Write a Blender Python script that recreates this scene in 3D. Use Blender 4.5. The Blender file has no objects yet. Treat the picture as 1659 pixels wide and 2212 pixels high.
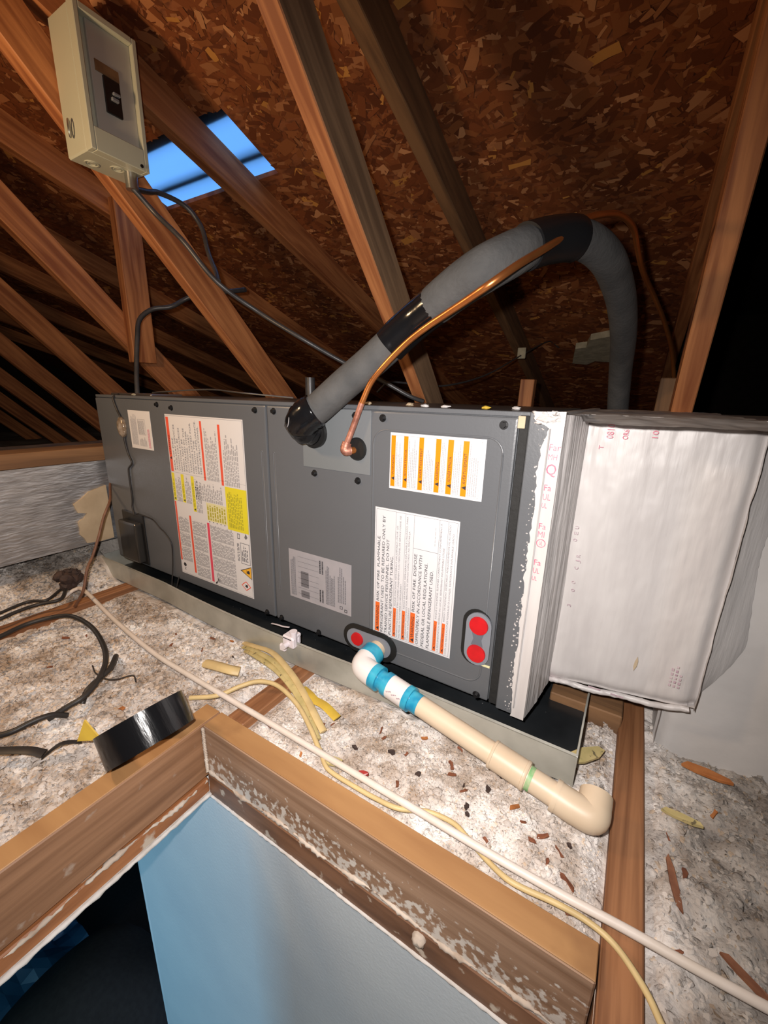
import bpy, bmesh, math, random
import numpy as np
from mathutils import Vector, Matrix
from math import pi, sin, cos, radians

random.seed(7); rng = np.random.default_rng(7)
S = bpy.context.scene
COL = S.collection

# ------------------------------------------------------------------ camera
cd = bpy.data.cameras.new('camera'); cam = bpy.data.objects.new('camera', cd); COL.objects.link(cam)
cd.sensor_fit = 'VERTICAL'; cd.sensor_height = 36.0; cd.lens = 890.5/2212*36; cd.clip_start = 0.02; cd.clip_end = 60
yaw, pit, rol = (radians(v) for v in (30.9845, -15.7394, -1.5146))
RZ = Matrix.Rotation(yaw, 3, 'Z') @ Matrix.Rotation(pit, 3, 'X') @ Matrix.Rotation(rol, 3, 'Y')
RIGHT, FWD, UP = RZ.col[0].copy(), RZ.col[1].copy(), RZ.col[2].copy()
cam.matrix_world = Matrix((( RIGHT.x, UP.x, -FWD.x, 0), (RIGHT.y, UP.y, -FWD.y, 0), (RIGHT.z, UP.z, -FWD.z, 0), (0, 0, 0, 1)))
S.camera = cam

# ------------------------------------------------------------------ world, lights, exposure
S.view_settings.view_transform = 'Standard'; S.view_settings.look = 'None'
S.view_settings.gamma = 1.0; S.view_settings.use_curve_mapping = False
S.view_settings.exposure = 0.0
w = bpy.data.worlds.new('sky'); S.world = w; w.use_nodes = True
w.node_tree.nodes['Background'].inputs[0].default_value = (0.30, 0.57, 1.0, 1)
w.node_tree.nodes['Background'].inputs[1].default_value = 2.3

def light(name, kind, loc, target, energy, color, **kw):
    d = bpy.data.lights.new(name, kind); d.energy = energy; d.color = color
    for k, v in kw.items(): setattr(d, k, v)
    o = bpy.data.objects.new(name, d); COL.objects.link(o); o.location = loc
    o.rotation_euler = (Vector(target)-Vector(loc)).to_track_quat('-Z', 'Y').to_euler()
    return o
# the phone's flash beside the lens, the trouble lamp hung off to the left, a cool light placed unseen in the room below
light('phone_flash', 'SPOT', (-0.035, -0.005, 0.03), (-0.48, 0.62, -0.34), 33, (1.0, 0.94, 0.90), spot_size=radians(142), spot_blend=1.0, shadow_soft_size=0.008)
light('work_lamp', 'POINT', (-0.95, 0.02, 0.28), (0, 0, 0), 11.5, (1.0, 0.66, 0.36), shadow_soft_size=0.05)
light('room_cool_light', 'AREA', (-1.3, -0.9, -1.3), (-0.65, 0.325, -1.25), 8.0, (0.29, 0.71, 1.0), shape='RECTANGLE', size=0.12, size_y=0.9)

light('room_fill', 'POINT', (1.1, -.35, -1.25), (0, 0, 0), 21, (1.0, 0.93, 0.85), shadow_soft_size=.15)  # unseen fill added to brighten the right part of the wall below

# ------------------------------------------------------------------ materials
def mat(name, c1=(.5, .5, .5), c2=None, rough=.6, metal=0., scale=8., stretch=(1, 1, 1), bump=0., bscale=None, spec=.5,
        detail=5., lo=.35, hi=.65, c3=None, c3scale=3., c3lo=.55, c3hi=.7, coat=0., rvar=0., distort=0., grad=None):
    m = bpy.data.materials.new(name); m.use_nodes = True
    nt = m.node_tree; N = nt.nodes; L = nt.links; b = N['Principled BSDF']
    b.inputs['Roughness'].default_value = rough; b.inputs['Metallic'].default_value = metal
    b.inputs['Specular IOR Level'].default_value = spec; b.inputs['Coat Weight'].default_value = coat
    b.inputs['Base Color'].default_value = (*c1, 1)
    if c2 is None and not bump: return m
    tc = N.new('ShaderNodeTexCoord'); mp = N.new('ShaderNodeMapping'); mp.inputs['Scale'].default_value = stretch
    L.new(tc.outputs['Object'], mp.inputs['Vector'])
    nz = N.new('ShaderNodeTexNoise'); nz.inputs['Scale'].default_value = scale; nz.inputs['Detail'].default_value = detail
    nz.inputs['Distortion'].default_value = distort
    L.new(mp.outputs[0], nz.inputs['Vector'])
    if c2 is not None:
        r = N.new('ShaderNodeValToRGB'); r.color_ramp.elements[0].position = lo; r.color_ramp.elements[1].position = hi
        r.color_ramp.elements[0].color = (*c1, 1); r.color_ramp.elements[1].color = (*c2, 1)
        L.new(nz.outputs['Fac'], r.inputs['Fac']); out = r.outputs['Color']
        if c3 is not None:
            n3 = N.new('ShaderNodeTexNoise'); n3.inputs['Scale'].default_value = c3scale; n3.inputs['Detail'].default_value = 10
            L.new(tc.outputs['Object'], n3.inputs['Vector'])
            r3 = N.new('ShaderNodeValToRGB'); r3.color_ramp.elements[0].position = c3lo; r3.color_ramp.elements[1].position = c3hi
            L.new(n3.outputs['Fac'], r3.inputs['Fac'])
            mx = N.new('ShaderNodeMix'); mx.data_type = 'RGBA'; fac = r3.outputs['Color']
            if grad:     # splatter thins out up the board
                sx = N.new('ShaderNodeSeparateXYZ'); L.new(tc.outputs['Object'], sx.inputs[0]); g = N.new('ShaderNodeMapRange')
                g.inputs['From Min'].default_value, g.inputs['From Max'].default_value = grad; g.inputs['To Min'].default_value = .15; g.inputs['To Max'].default_value = -.26
                L.new(sx.outputs['Z'], g.inputs['Value']); ad = N.new('ShaderNodeMath'); ad.operation = 'ADD'
                L.new(n3.outputs['Fac'], ad.inputs[0]); L.new(g.outputs[0], ad.inputs[1]); L.new(ad.outputs[0], r3.inputs['Fac'])
            L.new(fac, mx.inputs['Factor']); L.new(out, mx.inputs[6]); mx.inputs[7].default_value = (*c3, 1)
            out = mx.outputs[2]
        L.new(out, b.inputs['Base Color'])
    if rvar:
        mr = N.new('ShaderNodeMapRange'); mr.inputs['To Min'].default_value = rough-rvar; mr.inputs['To Max'].default_value = rough+rvar
        L.new(nz.outputs['Fac'], mr.inputs['Value']); L.new(mr.outputs[0], b.inputs['Roughness'])
    if bump:
        bp = N.new('ShaderNodeBump'); bp.inputs['Strength'].default_value = bump; bp.inputs['Distance'].default_value = .004
        src = nz
        if bscale:
            src = N.new('ShaderNodeTexNoise'); src.inputs['Scale'].default_value = bscale; src.inputs['Detail'].default_value = 4
            L.new(mp.outputs[0], src.inputs['Vector'])
        L.new(src.outputs['Fac'], bp.inputs['Height']); L.new(bp.outputs[0], b.inputs['Normal'])
    return m

def attr_mat(name, rough=.8, bump=.0, bscale=80., sss=0.):
    m = bpy.data.materials.new(name); m.use_nodes = True
    nt = m.node_tree; b = nt.nodes['Principled BSDF']; b.inputs['Roughness'].default_value = rough
    b.inputs['Specular IOR Level'].default_value = .25
    a = nt.nodes.new('ShaderNodeAttribute'); a.attribute_name = 'col'
    nt.links.new(a.outputs['Color'], b.inputs['Base Color'])
    if bump:
        tc = nt.nodes.new('ShaderNodeTexCoord'); nz = nt.nodes.new('ShaderNodeTexNoise')
        nz.inputs['Scale'].default_value = bscale; nz.inputs['Detail'].default_value = 5
        nt.links.new(tc.outputs['Object'], nz.inputs['Vector'])
        bp = nt.nodes.new('ShaderNodeBump'); bp.inputs['Strength'].default_value = bump; bp.inputs['Distance'].default_value = .004
        nt.links.new(nz.outputs['Fac'], bp.inputs['Height']); nt.links.new(bp.outputs[0], b.inputs['Normal'])
    return m

M = {}
M['truss'] = mat('truss_wood', (.29, .095, .034), (.60, .25, .095), .65, scale=3., stretch=(1.2, 16, 16), bump=.25, detail=8, distort=.6)
M['truss_grey'] = mat('truss_wood_weathered', (.14, .072, .034), (.26, .135, .06), .75, scale=3., stretch=(1.2, 14, 14), bump=.25, detail=8, distort=.8)
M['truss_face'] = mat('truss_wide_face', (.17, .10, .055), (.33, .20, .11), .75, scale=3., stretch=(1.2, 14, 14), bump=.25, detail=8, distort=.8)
M['joist'] = mat('joist_wood', (.20, .082, .034), (.37, .17, .075), .6, scale=3., stretch=(1., 24, 24), bump=.3, detail=7, distort=1.0)
M['hatch_top'] = mat('hatch_planed_wood', (.33, .165, .065), (.46, .255, .105), .55, scale=2., stretch=(1.5, 12, 12), bump=.1, detail=6, c3=(.25, .12, .05), c3scale=9, c3lo=.6, c3hi=.75)
M['hatch_side'] = mat('hatch_side_wood', (.20, .095, .045), (.36, .19, .10), .55, scale=3., stretch=(1.2, 22, 22), bump=.15, detail=8, c3=(.44, .35, .28), c3scale=40, c3lo=.66, c3hi=.78)
M['hatch_plaster'] = mat('plaster_splattered_wood', (.25, .14, .08), (.40, .25, .16), .6, scale=3., stretch=(1.2, 22, 22), bump=.25, detail=8, c3=(.68, .61, .54), c3scale=105, c3lo=.52, c3hi=.60, grad=(-.05, .05))
M['trim'] = mat('trim_wood', (.24, .085, .03), (.50, .21, .08), .5, scale=4., stretch=(1.5, 10, 10), bump=.2, c3=(.6, .5, .4), c3scale=30, c3lo=.62, c3hi=.7)
M['trim_dark'] = mat('stained_trim_wood', (.13, .06, .03), (.28, .14, .075), .5, scale=4., stretch=(1.5, 10, 10), bump=.2, c3=(.6, .5, .4), c3scale=40, c3lo=.64, c3hi=.7)
M['plaster'] = mat('dried_plaster', (.62, .54, .46), (.40, .31, .24), .8, scale=30, bump=.6, lo=.4, hi=.7)
M['drywall'] = mat('drywall_edge', (.78, .76, .74), (.62, .58, .54), .85, scale=40, bump=.3)
M['wallpaint'] = mat('painted_wall', (.62, .68, .72), (.57, .63, .68), .6, scale=6, bump=.12, bscale=220)
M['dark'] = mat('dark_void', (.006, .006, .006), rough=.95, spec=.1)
M['felt'] = mat('roofing_felt', (.02, .014, .011), (.035, .024, .018), .9, scale=20, bump=.2)
M['osb'] = mat('osb_base', (.18, .055, .02), (.34, .115, .042), .75, scale=26, stretch=(1, 2.2, 1), bump=.4, detail=4, lo=.42, hi=.58)
M['strand'] = attr_mat('osb_strands', .7)
M['fluff'] = attr_mat('cellulose_fluff', .95, .9, 130)
M['cab'] = mat('cabinet_enamel', (.108, .114, .124), (.116, .122, .132), .34, scale=5, bump=.05, bscale=240, spec=.55)
M['cab_light'] = mat('access_plate_enamel', (.165, .178, .185), (.18, .19, .20), .36, scale=6, bump=.05, bscale=240)
M['cab_dark'] = mat('foam_gasket', (.012, .012, .012), rough=.75, bump=.3, scale=90)
M['black'] = mat('black_plastic', (.010, .010, .011), rough=.35)
M['blackg'] = mat('gloss_black_tape', (.007, .007, .008), rough=.16, bump=.10, scale=30, stretch=(1, 6, 1))
M['rubber'] = mat('black_rubber', (.012, .012, .012), rough=.45)
M['brkcover'] = mat('smoked_cover', (.030, .028, .026), rough=.22, spec=.6)
M['galv'] = mat('galvanised_steel', (.44, .44, .39), (.60, .60, .54), .40, .45, scale=14, bump=.03, rvar=.08)
M['panfloor'] = mat('shaded_pan_floor', (.012, .014, .016), (.022, .025, .028), .28, .0, scale=12, c3=(.2, .2, .2), c3scale=160, c3lo=.72, c3hi=.76)  # shade and dark reflection put into the colour; pale specks are dust
M['foam'] = mat('foam_sleeve', (.060, .060, .060), (.088, .086, .084), .85, scale=22, bump=.25, bscale=160)
M['copper'] = mat('copper_tube', (.72, .27, .08), (.60, .20, .06), .32, .85, scale=20)
M['copper_burnt'] = mat('heat_darkened_copper', (.26, .10, .07), (.60, .28, .20), .5, .6, scale=60, bump=.3)
M['pvc'] = mat('aged_pvc', (.68, .55, .40), (.60, .46, .32), .42, scale=9, c3=(.42, .33, .22), c3scale=18, c3lo=.66, c3hi=.8)
M['pvcw'] = mat('white_pvc', (.80, .76, .74), (.74, .69, .67), .38, scale=14)
M['primer'] = mat('blue_primer', (.01, .23, .42), (.05, .42, .58), .3, scale=40)
M['green'] = mat('green_mark', (.16, .42, .15), (.40, .50, .28), .5, scale=90)
M['red'] = mat('red_cap', (.58, .009, .014), (.48, .008, .012), .4, scale=60)
M['grey'] = mat('grey_plastic', (.20, .215, .245), rough=.45)
M['greyd'] = mat('grey_plastic_recess', (.12, .13, .155), rough=.5)
M['paper'] = mat('label_paper', (.70, .68, .68), rough=.45)
M['paper2'] = mat('label_vinyl', (.66, .65, .67), rough=.4)
M['foilpaper'] = mat('rating_foil', (.40, .39, .42), (.45, .43, .46), .38, .25, scale=30)
M['orange'] = mat('orange_print', (.82, .23, .0), rough=.45)
M['orange2'] = mat('deep_orange_print', (.72, .13, .02), rough=.45)
M['redp'] = mat('red_print', (.78, .10, .05), rough=.45)
M['pink'] = mat('pink_print', (.72, .07, .12), rough=.45)
M['yellow'] = mat('yellow_print', (.75, .66, .03), rough=.45)
M['paleyel'] = mat('pale_yellow_print', (.72, .67, .38), rough=.45)
M['amber'] = mat('amber_print', (.80, .42, .04), rough=.45)
M['ink'] = mat('black_ink', (.03, .03, .035), rough=.5)
M['inkg'] = mat('grey_ink', (.17, .165, .18), rough=.5)
M['inkl'] = mat('pale_grey_ink', (.38, .365, .375), rough=.5)
M['inky'] = mat('olive_ink', (.42, .38, .03), rough=.5)
M['mastic'] = mat('white_duct_mastic', (.60, .57, .555), (.52, .49, .48), .42, scale=16, stretch=(3, 1, .35), bump=.35, bscale=22, detail=7, c3=(.56, .47, .48), c3scale=7, c3lo=.66, c3hi=.8)
M['mastic2'] = mat('brushed_grey_mastic', (.60, .575, .57), (.34, .33, .33), .38, scale=9, stretch=(9, 9, .5), bump=.8, bscale=14, detail=8)
M['trunk'] = mat('duct_board_mastic', (.60, .575, .555), (.52, .50, .485), .5, scale=8, bump=.3, bscale=30, detail=6)
M['faded'] = mat('faded_red_print', (.62, .08, .16), (.66, .24, .30), .5, scale=120)
M['fadedp'] = mat('faded_violet_print', (.40, .26, .32), (.58, .48, .50), .5, scale=120)
M['fillet'] = mat('smeared_mastic', (.50, .48, .47), (.40, .385, .38), .45, scale=10, stretch=(6, 6, .6), bump=.5, bscale=18)
M['foil'] = mat('foil_facing', (.42, .43, .46), (.62, .63, .66), .36, .8, scale=30, stretch=(1, .6, 3), bump=.5, bscale=60, rvar=.1)
M['beige'] = mat('beige_mastic', (.55, .44, .30), (.46, .36, .24), .7, scale=20, bump=.5)
M['box'] = mat('beige_enamel', (.56, .57, .45), (.52, .53, .42), .45, scale=6)
M['boxd'] = mat('grey_dead_front', (.50, .49, .44), rough=.5)
M['bronze'] = mat('brown_breaker_label', (.26, .15, .07), (.20, .11, .05), .6, scale=40)
M['steel'] = mat('zinc_steel', (.5, .5, .48), rough=.3, metal=.9)
M['clearplug'] = mat('amber_plug', (.20, .14, .09), (.42, .36, .30), .18, .2, scale=70, bump=.4)
M['nm_white'] = mat('white_cable', (.76, .68, .62), (.68, .60, .52), .45, scale=30)
M['nm_yellow'] = mat('yellowed_cable', (.66, .50, .24), (.56, .42, .20), .5, scale=40)
M['nm_dirty'] = mat('olive_cable', (.46, .38, .16), (.60, .48, .22), .55, scale=40, c3=(.16, .13, .07), c3scale=120, c3lo=.62, c3hi=.68)
M['yellow_strip'] = mat('yellow_film', (.68, .48, .06), (.55, .36, .05), .4, scale=30)
M['jacket'] = mat('black_cable', (.016, .014, .014), (.03, .026, .024), .5, scale=30)
M['brownwire'] = mat('brown_wire', (.13, .055, .03), (.19, .09, .05), .55, scale=60)
M['conduit'] = mat('grey_conduit', (.07, .07, .075), (.11, .11, .115), .4, .4, scale=30)
M['chip'] = mat('red_wood_chip', (.17, .055, .028), (.28, .10, .045), .8, scale=60, bump=.3)
M['redscrap'] = mat('dull_red_plastic', (.36, .035, .03), rough=.4)
M['splint'] = mat('brown_splinter', (.16, .06, .03), (.24, .10, .05), .8, scale=60, bump=.3)
M['chipd'] = mat('dark_chip', (.035, .022, .02), (.07, .04, .03), .8, scale=60, bump=.3)
M['chipo'] = mat('orange_wood_chip', (.45, .17, .05), (.36, .12, .03), .8, scale=60, bump=.3)
M['clip'] = mat('white_plastic', (.78, .72, .76), rough=.35)
M['batt'] = mat('cream_batt', (.50, .46, .34), (.36, .33, .24), .9, scale=30, bump=.6)
M['tarp'] = mat('blue_plastic', (.02, .10, .20), (.06, .20, .32), .3, scale=3)
M['bag'] = mat('charcoal_fabric', (.026, .021, .018), (.036, .030, .026), .9, scale=50, bump=.3)
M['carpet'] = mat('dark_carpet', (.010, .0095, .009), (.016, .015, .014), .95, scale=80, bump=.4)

def skylight_mat():
    m = bpy.data.materials.new('translucent_blue_sheet'); m.use_nodes = True; nt = m.node_tree
    for n in list(nt.nodes): nt.nodes.remove(n)
    o = nt.nodes.new('ShaderNodeOutputMaterial'); t = nt.nodes.new('ShaderNodeBsdfTranslucent'); g = nt.nodes.new('ShaderNodeBsdfGlossy')
    mx = nt.nodes.new('ShaderNodeMixShader'); mx.inputs[0].default_value = .06
    t.inputs[0].default_value = (.62, .78, .92, 1); g.inputs[0].default_value = (.6, .7, .8, 1); g.inputs[1].default_value = .4
    nt.links.new(t.outputs[0], mx.inputs[1]); nt.links.new(g.outputs[0], mx.inputs[2]); nt.links.new(mx.outputs[0], o.inputs[0])
    return m
M['skylight'] = skylight_mat()

# ------------------------------------------------------------------ object helpers
def empty(name, label, cat, loc=(0, 0, 0), group=None):
    o = bpy.data.objects.new(name, None); COL.objects.link(o); o.location = loc; o.empty_display_size = .03
    o['label'] = label; o['category'] = cat
    if group: o['group'] = group
    return o
def tag(o, label, cat, group=None, kind=None):
    o['label'] = label; o['category'] = cat
    if group: o['group'] = group
    if kind: o['kind'] = kind
    return o
def world_loc(o):
    v = Vector(o.location)
    while o.parent: o = o.parent; v = v + Vector(o.location)
    return v
def link(name, me, m, parent=None, label=None, mw=None):
    """mesh in world coordinates (or local to mw) linked as one object"""
    o = bpy.data.objects.new(name, me); COL.objects.link(o)
    for mm in (m if isinstance(m, (list, tuple)) else [m]): me.materials.append(mm)
    T = mw if mw is not None else Matrix.Identity(4)
    o.matrix_world = T
    if parent:
        o.parent = parent
        o.matrix_parent_inverse = parent.matrix_world.inverted() if parent.matrix_world != Matrix.Identity(4) else Matrix.Translation(-Vector(parent.location)) if parent.type == 'EMPTY' else Matrix.Identity(4)
        if parent.type != 'EMPTY': o.matrix_parent_inverse = Matrix(MW.get(parent.name, Matrix.Identity(4))).inverted()
    MW[o.name] = T.copy()
    if label: o['label'] = label
    return o
MW = {}
def done(bm, name, m, parent=None, label=None, mw=None, smooth=False):
    me = bpy.data.meshes.new(name); bm.normal_update(); bm.to_mesh(me); bm.free()
    if smooth:
        for p in me.polygons: p.use_smooth = True
    return link(name, me, m, parent, label, mw)
def struct(o): o['kind'] = 'structure'; return o
def addbox(bm, a, b, bev=0., seg=1):
    x0, y0, z0 = (min(a[i], b[i]) for i in range(3)); x1, y1, z1 = (max(a[i], b[i]) for i in range(3))
    vs = [bm.verts.new(p) for p in ((x0, y0, z0), (x1, y0, z0), (x1, y1, z0), (x0, y1, z0), (x0, y0, z1), (x1, y0, z1), (x1, y1, z1), (x0, y1, z1))]
    fs = [bm.faces.new([vs[i] for i in f]) for f in ((0, 3, 2, 1), (4, 5, 6, 7), (0, 1, 5, 4), (1, 2, 6, 5), (2, 3, 7, 6), (3, 0, 4, 7))]
    if bev:
        es = list({e for f in fs for e in f.edges})
        bmesh.ops.bevel(bm, geom=es, offset=bev, segments=seg, profile=.6, affect='EDGES')
def box(name, a, b, m, parent=None, bev=.0015, label=None, seg=1):
    bm = bmesh.new(); addbox(bm, a, b, bev, seg); return done(bm, name, m, parent, label)
def board(name, p0, p1, wx, d, m, parent=None, label=None, side=(1, 0, 0), bev=.002, knots=0):
    """timber from p0 to p1; wx thickness along side axis, d depth across it"""
    p0 = Vector(p0); p1 = Vector(p1); L = (p1-p0).length; X = (p1-p0).normalized(); Y = Vector(side); Y = (Y-X*Y.dot(X)).normalized(); Z = X.cross(Y)
    mw = Matrix(((X.x, Y.x, Z.x, p0.x), (X.y, Y.y, Z.y, p0.y), (X.z, Y.z, Z.z, p0.z), (0, 0, 0, 1)))
    bm = bmesh.new(); addbox(bm, (0, -wx/2, -d/2), (L, wx/2, d/2), bev)
    return done(bm, name, m, parent, label, mw)
def smoothpath(pts, n=8):
    P = [Vector(p) for p in pts]; P = [P[0]*2-P[1]]+P+[P[-1]*2-P[-2]]; out = []
    for i in range(1, len(P)-2):
        for k in range(n):
            t = k/n; a, b, c, d = P[i-1], P[i], P[i+1], P[i+2]
            out.append(.5*((2*b)+(c-a)*t+(2*a-5*b+4*c-d)*t*t+(3*b-a-3*c+d)*t**3))
    out.append(P[-2]); return out
def addtube(bm, path, r, seg=12, cap=True, wob=0., flat=1.):
    n = len(path); rr = r if isinstance(r, (list, tuple)) else [r]*n
    T = [(path[min(i+1, n-1)]-path[max(i-1, 0)]).normalized() for i in range(n)]
    U = T[0].orthogonal().normalized()
    if abs(T[0].z) < .95: U = (Vector((0, 0, 1))-T[0]*T[0].z).normalized()
    rings = []
    for i in range(n):
        U = (U-T[i]*U.dot(T[i])).normalized(); V = T[i].cross(U); ring = []
        for k in range(seg):
            a = 2*pi*k/seg; q = rr[i]*(1+wob*random.uniform(-1, 1))
            ring.append(bm.verts.new(path[i]+(U*cos(a)*flat+V*sin(a))*q))
        rings.append(ring)
    for i in range(n-1):
        for k in range(seg): bm.faces.new((rings[i][k], rings[i][(k+1) % seg], rings[i+1][(k+1) % seg], rings[i+1][k]))
    if cap: bm.faces.new(rings[0][::-1]); bm.faces.new(rings[-1])
def tube(name, pts, r, m, parent=None, label=None, seg=12, n=8, sm=True, wob=0., flat=1.):
    bm = bmesh.new(); path = smoothpath(pts, n) if sm else [Vector(p) for p in pts]
    if isinstance(r, (list, tuple)) and sm:
        k = len(r); r = [r[min(int(i/n), k-2)]*(1-(i/n-min(int(i/n), k-2)))+r[min(int(i/n), k-2)+1]*(i/n-min(int(i/n), k-2)) for i in range(len(path))]
    addtube(bm, path, r, seg, True, wob, flat)
    o = done(bm, name, m, parent, label, smooth=True)
    try: o.data.set_sharp_from_angle(angle=radians(50))
    except Exception: pass
    return o
def addcyl(bm, c, axis, r, h, seg=20, r2=None, inner=None):
    A = Vector(axis).normalized(); U = A.orthogonal().normalized(); V = A.cross(U); c = Vector(c); r2 = r if r2 is None else r2
    a = [bm.verts.new(c+(U*cos(2*pi*k/seg)+V*sin(2*pi*k/seg))*r) for k in range(seg)]
    b = [bm.verts.new(c+A*h+(U*cos(2*pi*k/seg)+V*sin(2*pi*k/seg))*r2) for k in range(seg)]
    for k in range(seg): bm.faces.new((a[k], a[(k+1) % seg], b[(k+1) % seg], b[k]))
    if inner is None: bm.faces.new(a[::-1]); bm.faces.new(b)
    else:
        ai = [bm.verts.new(c+(U*cos(2*pi*k/seg)+V*sin(2*pi*k/seg))*inner) for k in range(seg)]
        bi = [bm.verts.new(c+A*h+(U*cos(2*pi*k/seg)+V*sin(2*pi*k/seg))*inner) for k in range(seg)]
        for k in range(seg):
            j = (k+1) % seg
            bm.faces.new((ai[j], ai[k], bi[k], bi[j])); bm.faces.new((a[j], a[k], ai[k], ai[j])); bm.faces.new((b[k], b[j], bi[j], bi[k]))
def cyl(name, c, axis, r, h, m, parent=None, label=None, seg=20, r2=None, inner=None):
    bm = bmesh.new(); addcyl(bm, c, axis, r, h, seg, r2, inner); o = done(bm, name, m, parent, label, smooth=seg > 8)
    if seg > 8:
        try: o.data.set_sharp_from_angle(angle=radians(40))
        except Exception: pass
    return o
def poly_xz(name, pts, y, th, m, parent=None, label=None):
    """flat plate facing the camera side (-y): outline in x, z"""
    bm = bmesh.new(); f = [bm.verts.new((p[0], y, p[1])) for p in pts]; bk = [bm.verts.new((p[0], y+th, p[1])) for p in pts]
    bm.faces.new(f); bm.faces.new(bk[::-1]); n = len(pts)
    for k in range(n): bm.faces.new((f[(k+1) % n], f[k], bk[k], bk[(k+1) % n]))
    bmesh.ops.recalc_face_normals(bm, faces=bm.faces)
    return done(bm, name, m, parent, label)
def stadium(cx, cz, half, r, vert=False, n=12):
    out = []
    for s, a0 in ((1, -pi/2), (-1, pi/2)):
        for k in range(n+1):
            a = a0+pi*k/n; x, z = s*half+r*cos(a), r*sin(a)
            out.append((cx+x, cz+z) if not vert else (cx-z, cz+x))
    return out
# small numpy noise
def vnoise(x, y, seed=0):
    xi = np.floor(x).astype(np.int64); yi = np.floor(y).astype(np.int64); xf = x-xi; yf = y-yi
    def h(a, b):
        n = (a*374761393+b*668265263+seed*1442695041) & 0x7fffffff
        n = ((n ^ (n >> 13))*1274126177) & 0x7fffffff
        return (n & 0xffff)/65535.
    u = xf*xf*(3-2*xf); v = yf*yf*(3-2*yf)
    return (h(xi, yi)*(1-u)+h(xi+1, yi)*u)*(1-v)+(h(xi, yi+1)*(1-u)+h(xi+1, yi+1)*u)*v
def fbm(x, y, seed=0, oct=4):
    s = 0; a = .5; t = 0
    for o in range(oct): s = s+a*vnoise(x*2**o, y*2**o, seed+o*17); t += a; a *= .5
    return s/t-.5
def np_mesh(name, V, F, colors=None, per_face=True, smooth=False):
    """V (n,3); F (m,k) constant k; colors per face or per vertex"""
    me = bpy.data.meshes.new(name); k = F.shape[1]; m = F.shape[0]
    me.vertices.add(len(V)); me.vertices.foreach_set('co', V.astype(np.float32).ravel())
    me.loops.add(m*k); me.loops.foreach_set('vertex_index', F.astype(np.int32).ravel())
    me.polygons.add(m); me.polygons.foreach_set('loop_start', np.arange(0, m*k, k, dtype=np.int32))
    me.polygons.foreach_set('use_smooth', np.full(m, smooth))
    me.update(calc_edges=True)
    if colors is not None:
        a = me.color_attributes.new('col', 'FLOAT_COLOR', 'CORNER' if per_face else 'POINT')
        c = np.concatenate([colors, np.ones((len(colors), 1))], 1)
        if per_face: c = np.repeat(c, k, 0)
        a.data.foreach_set('color', c.astype(np.float32).ravel())
    me.validate()
    return me
def grid_plate(name, origin, U, V, nu, nv, disp, m, parent=None, label=None, twist=0.):
    """displaced sheet with nu x nv cells; disp(u, v) -> offset along normal"""
    O = np.array(origin); U = np.array(U); V = np.array(V); nrm = np.cross(U, V); nrm = nrm/np.linalg.norm(nrm)
    u, v = np.meshgrid(np.linspace(0, 1, nu+1), np.linspace(0, 1, nv+1), indexing='ij')
    P = O+u[..., None]*U+v[..., None]*V+nrm*disp(u, v)[..., None]; P[..., 2] += twist*u*v
    idx = np.arange((nu+1)*(nv+1)).reshape(nu+1, nv+1)
    F = np.stack([idx[:-1, :-1], idx[1:, :-1], idx[1:, 1:], idx[:-1, 1:]], -1).reshape(-1, 4)
    return link(name, np_mesh(name, P.reshape(-1, 3), F, smooth=True), m, parent, label)

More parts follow.
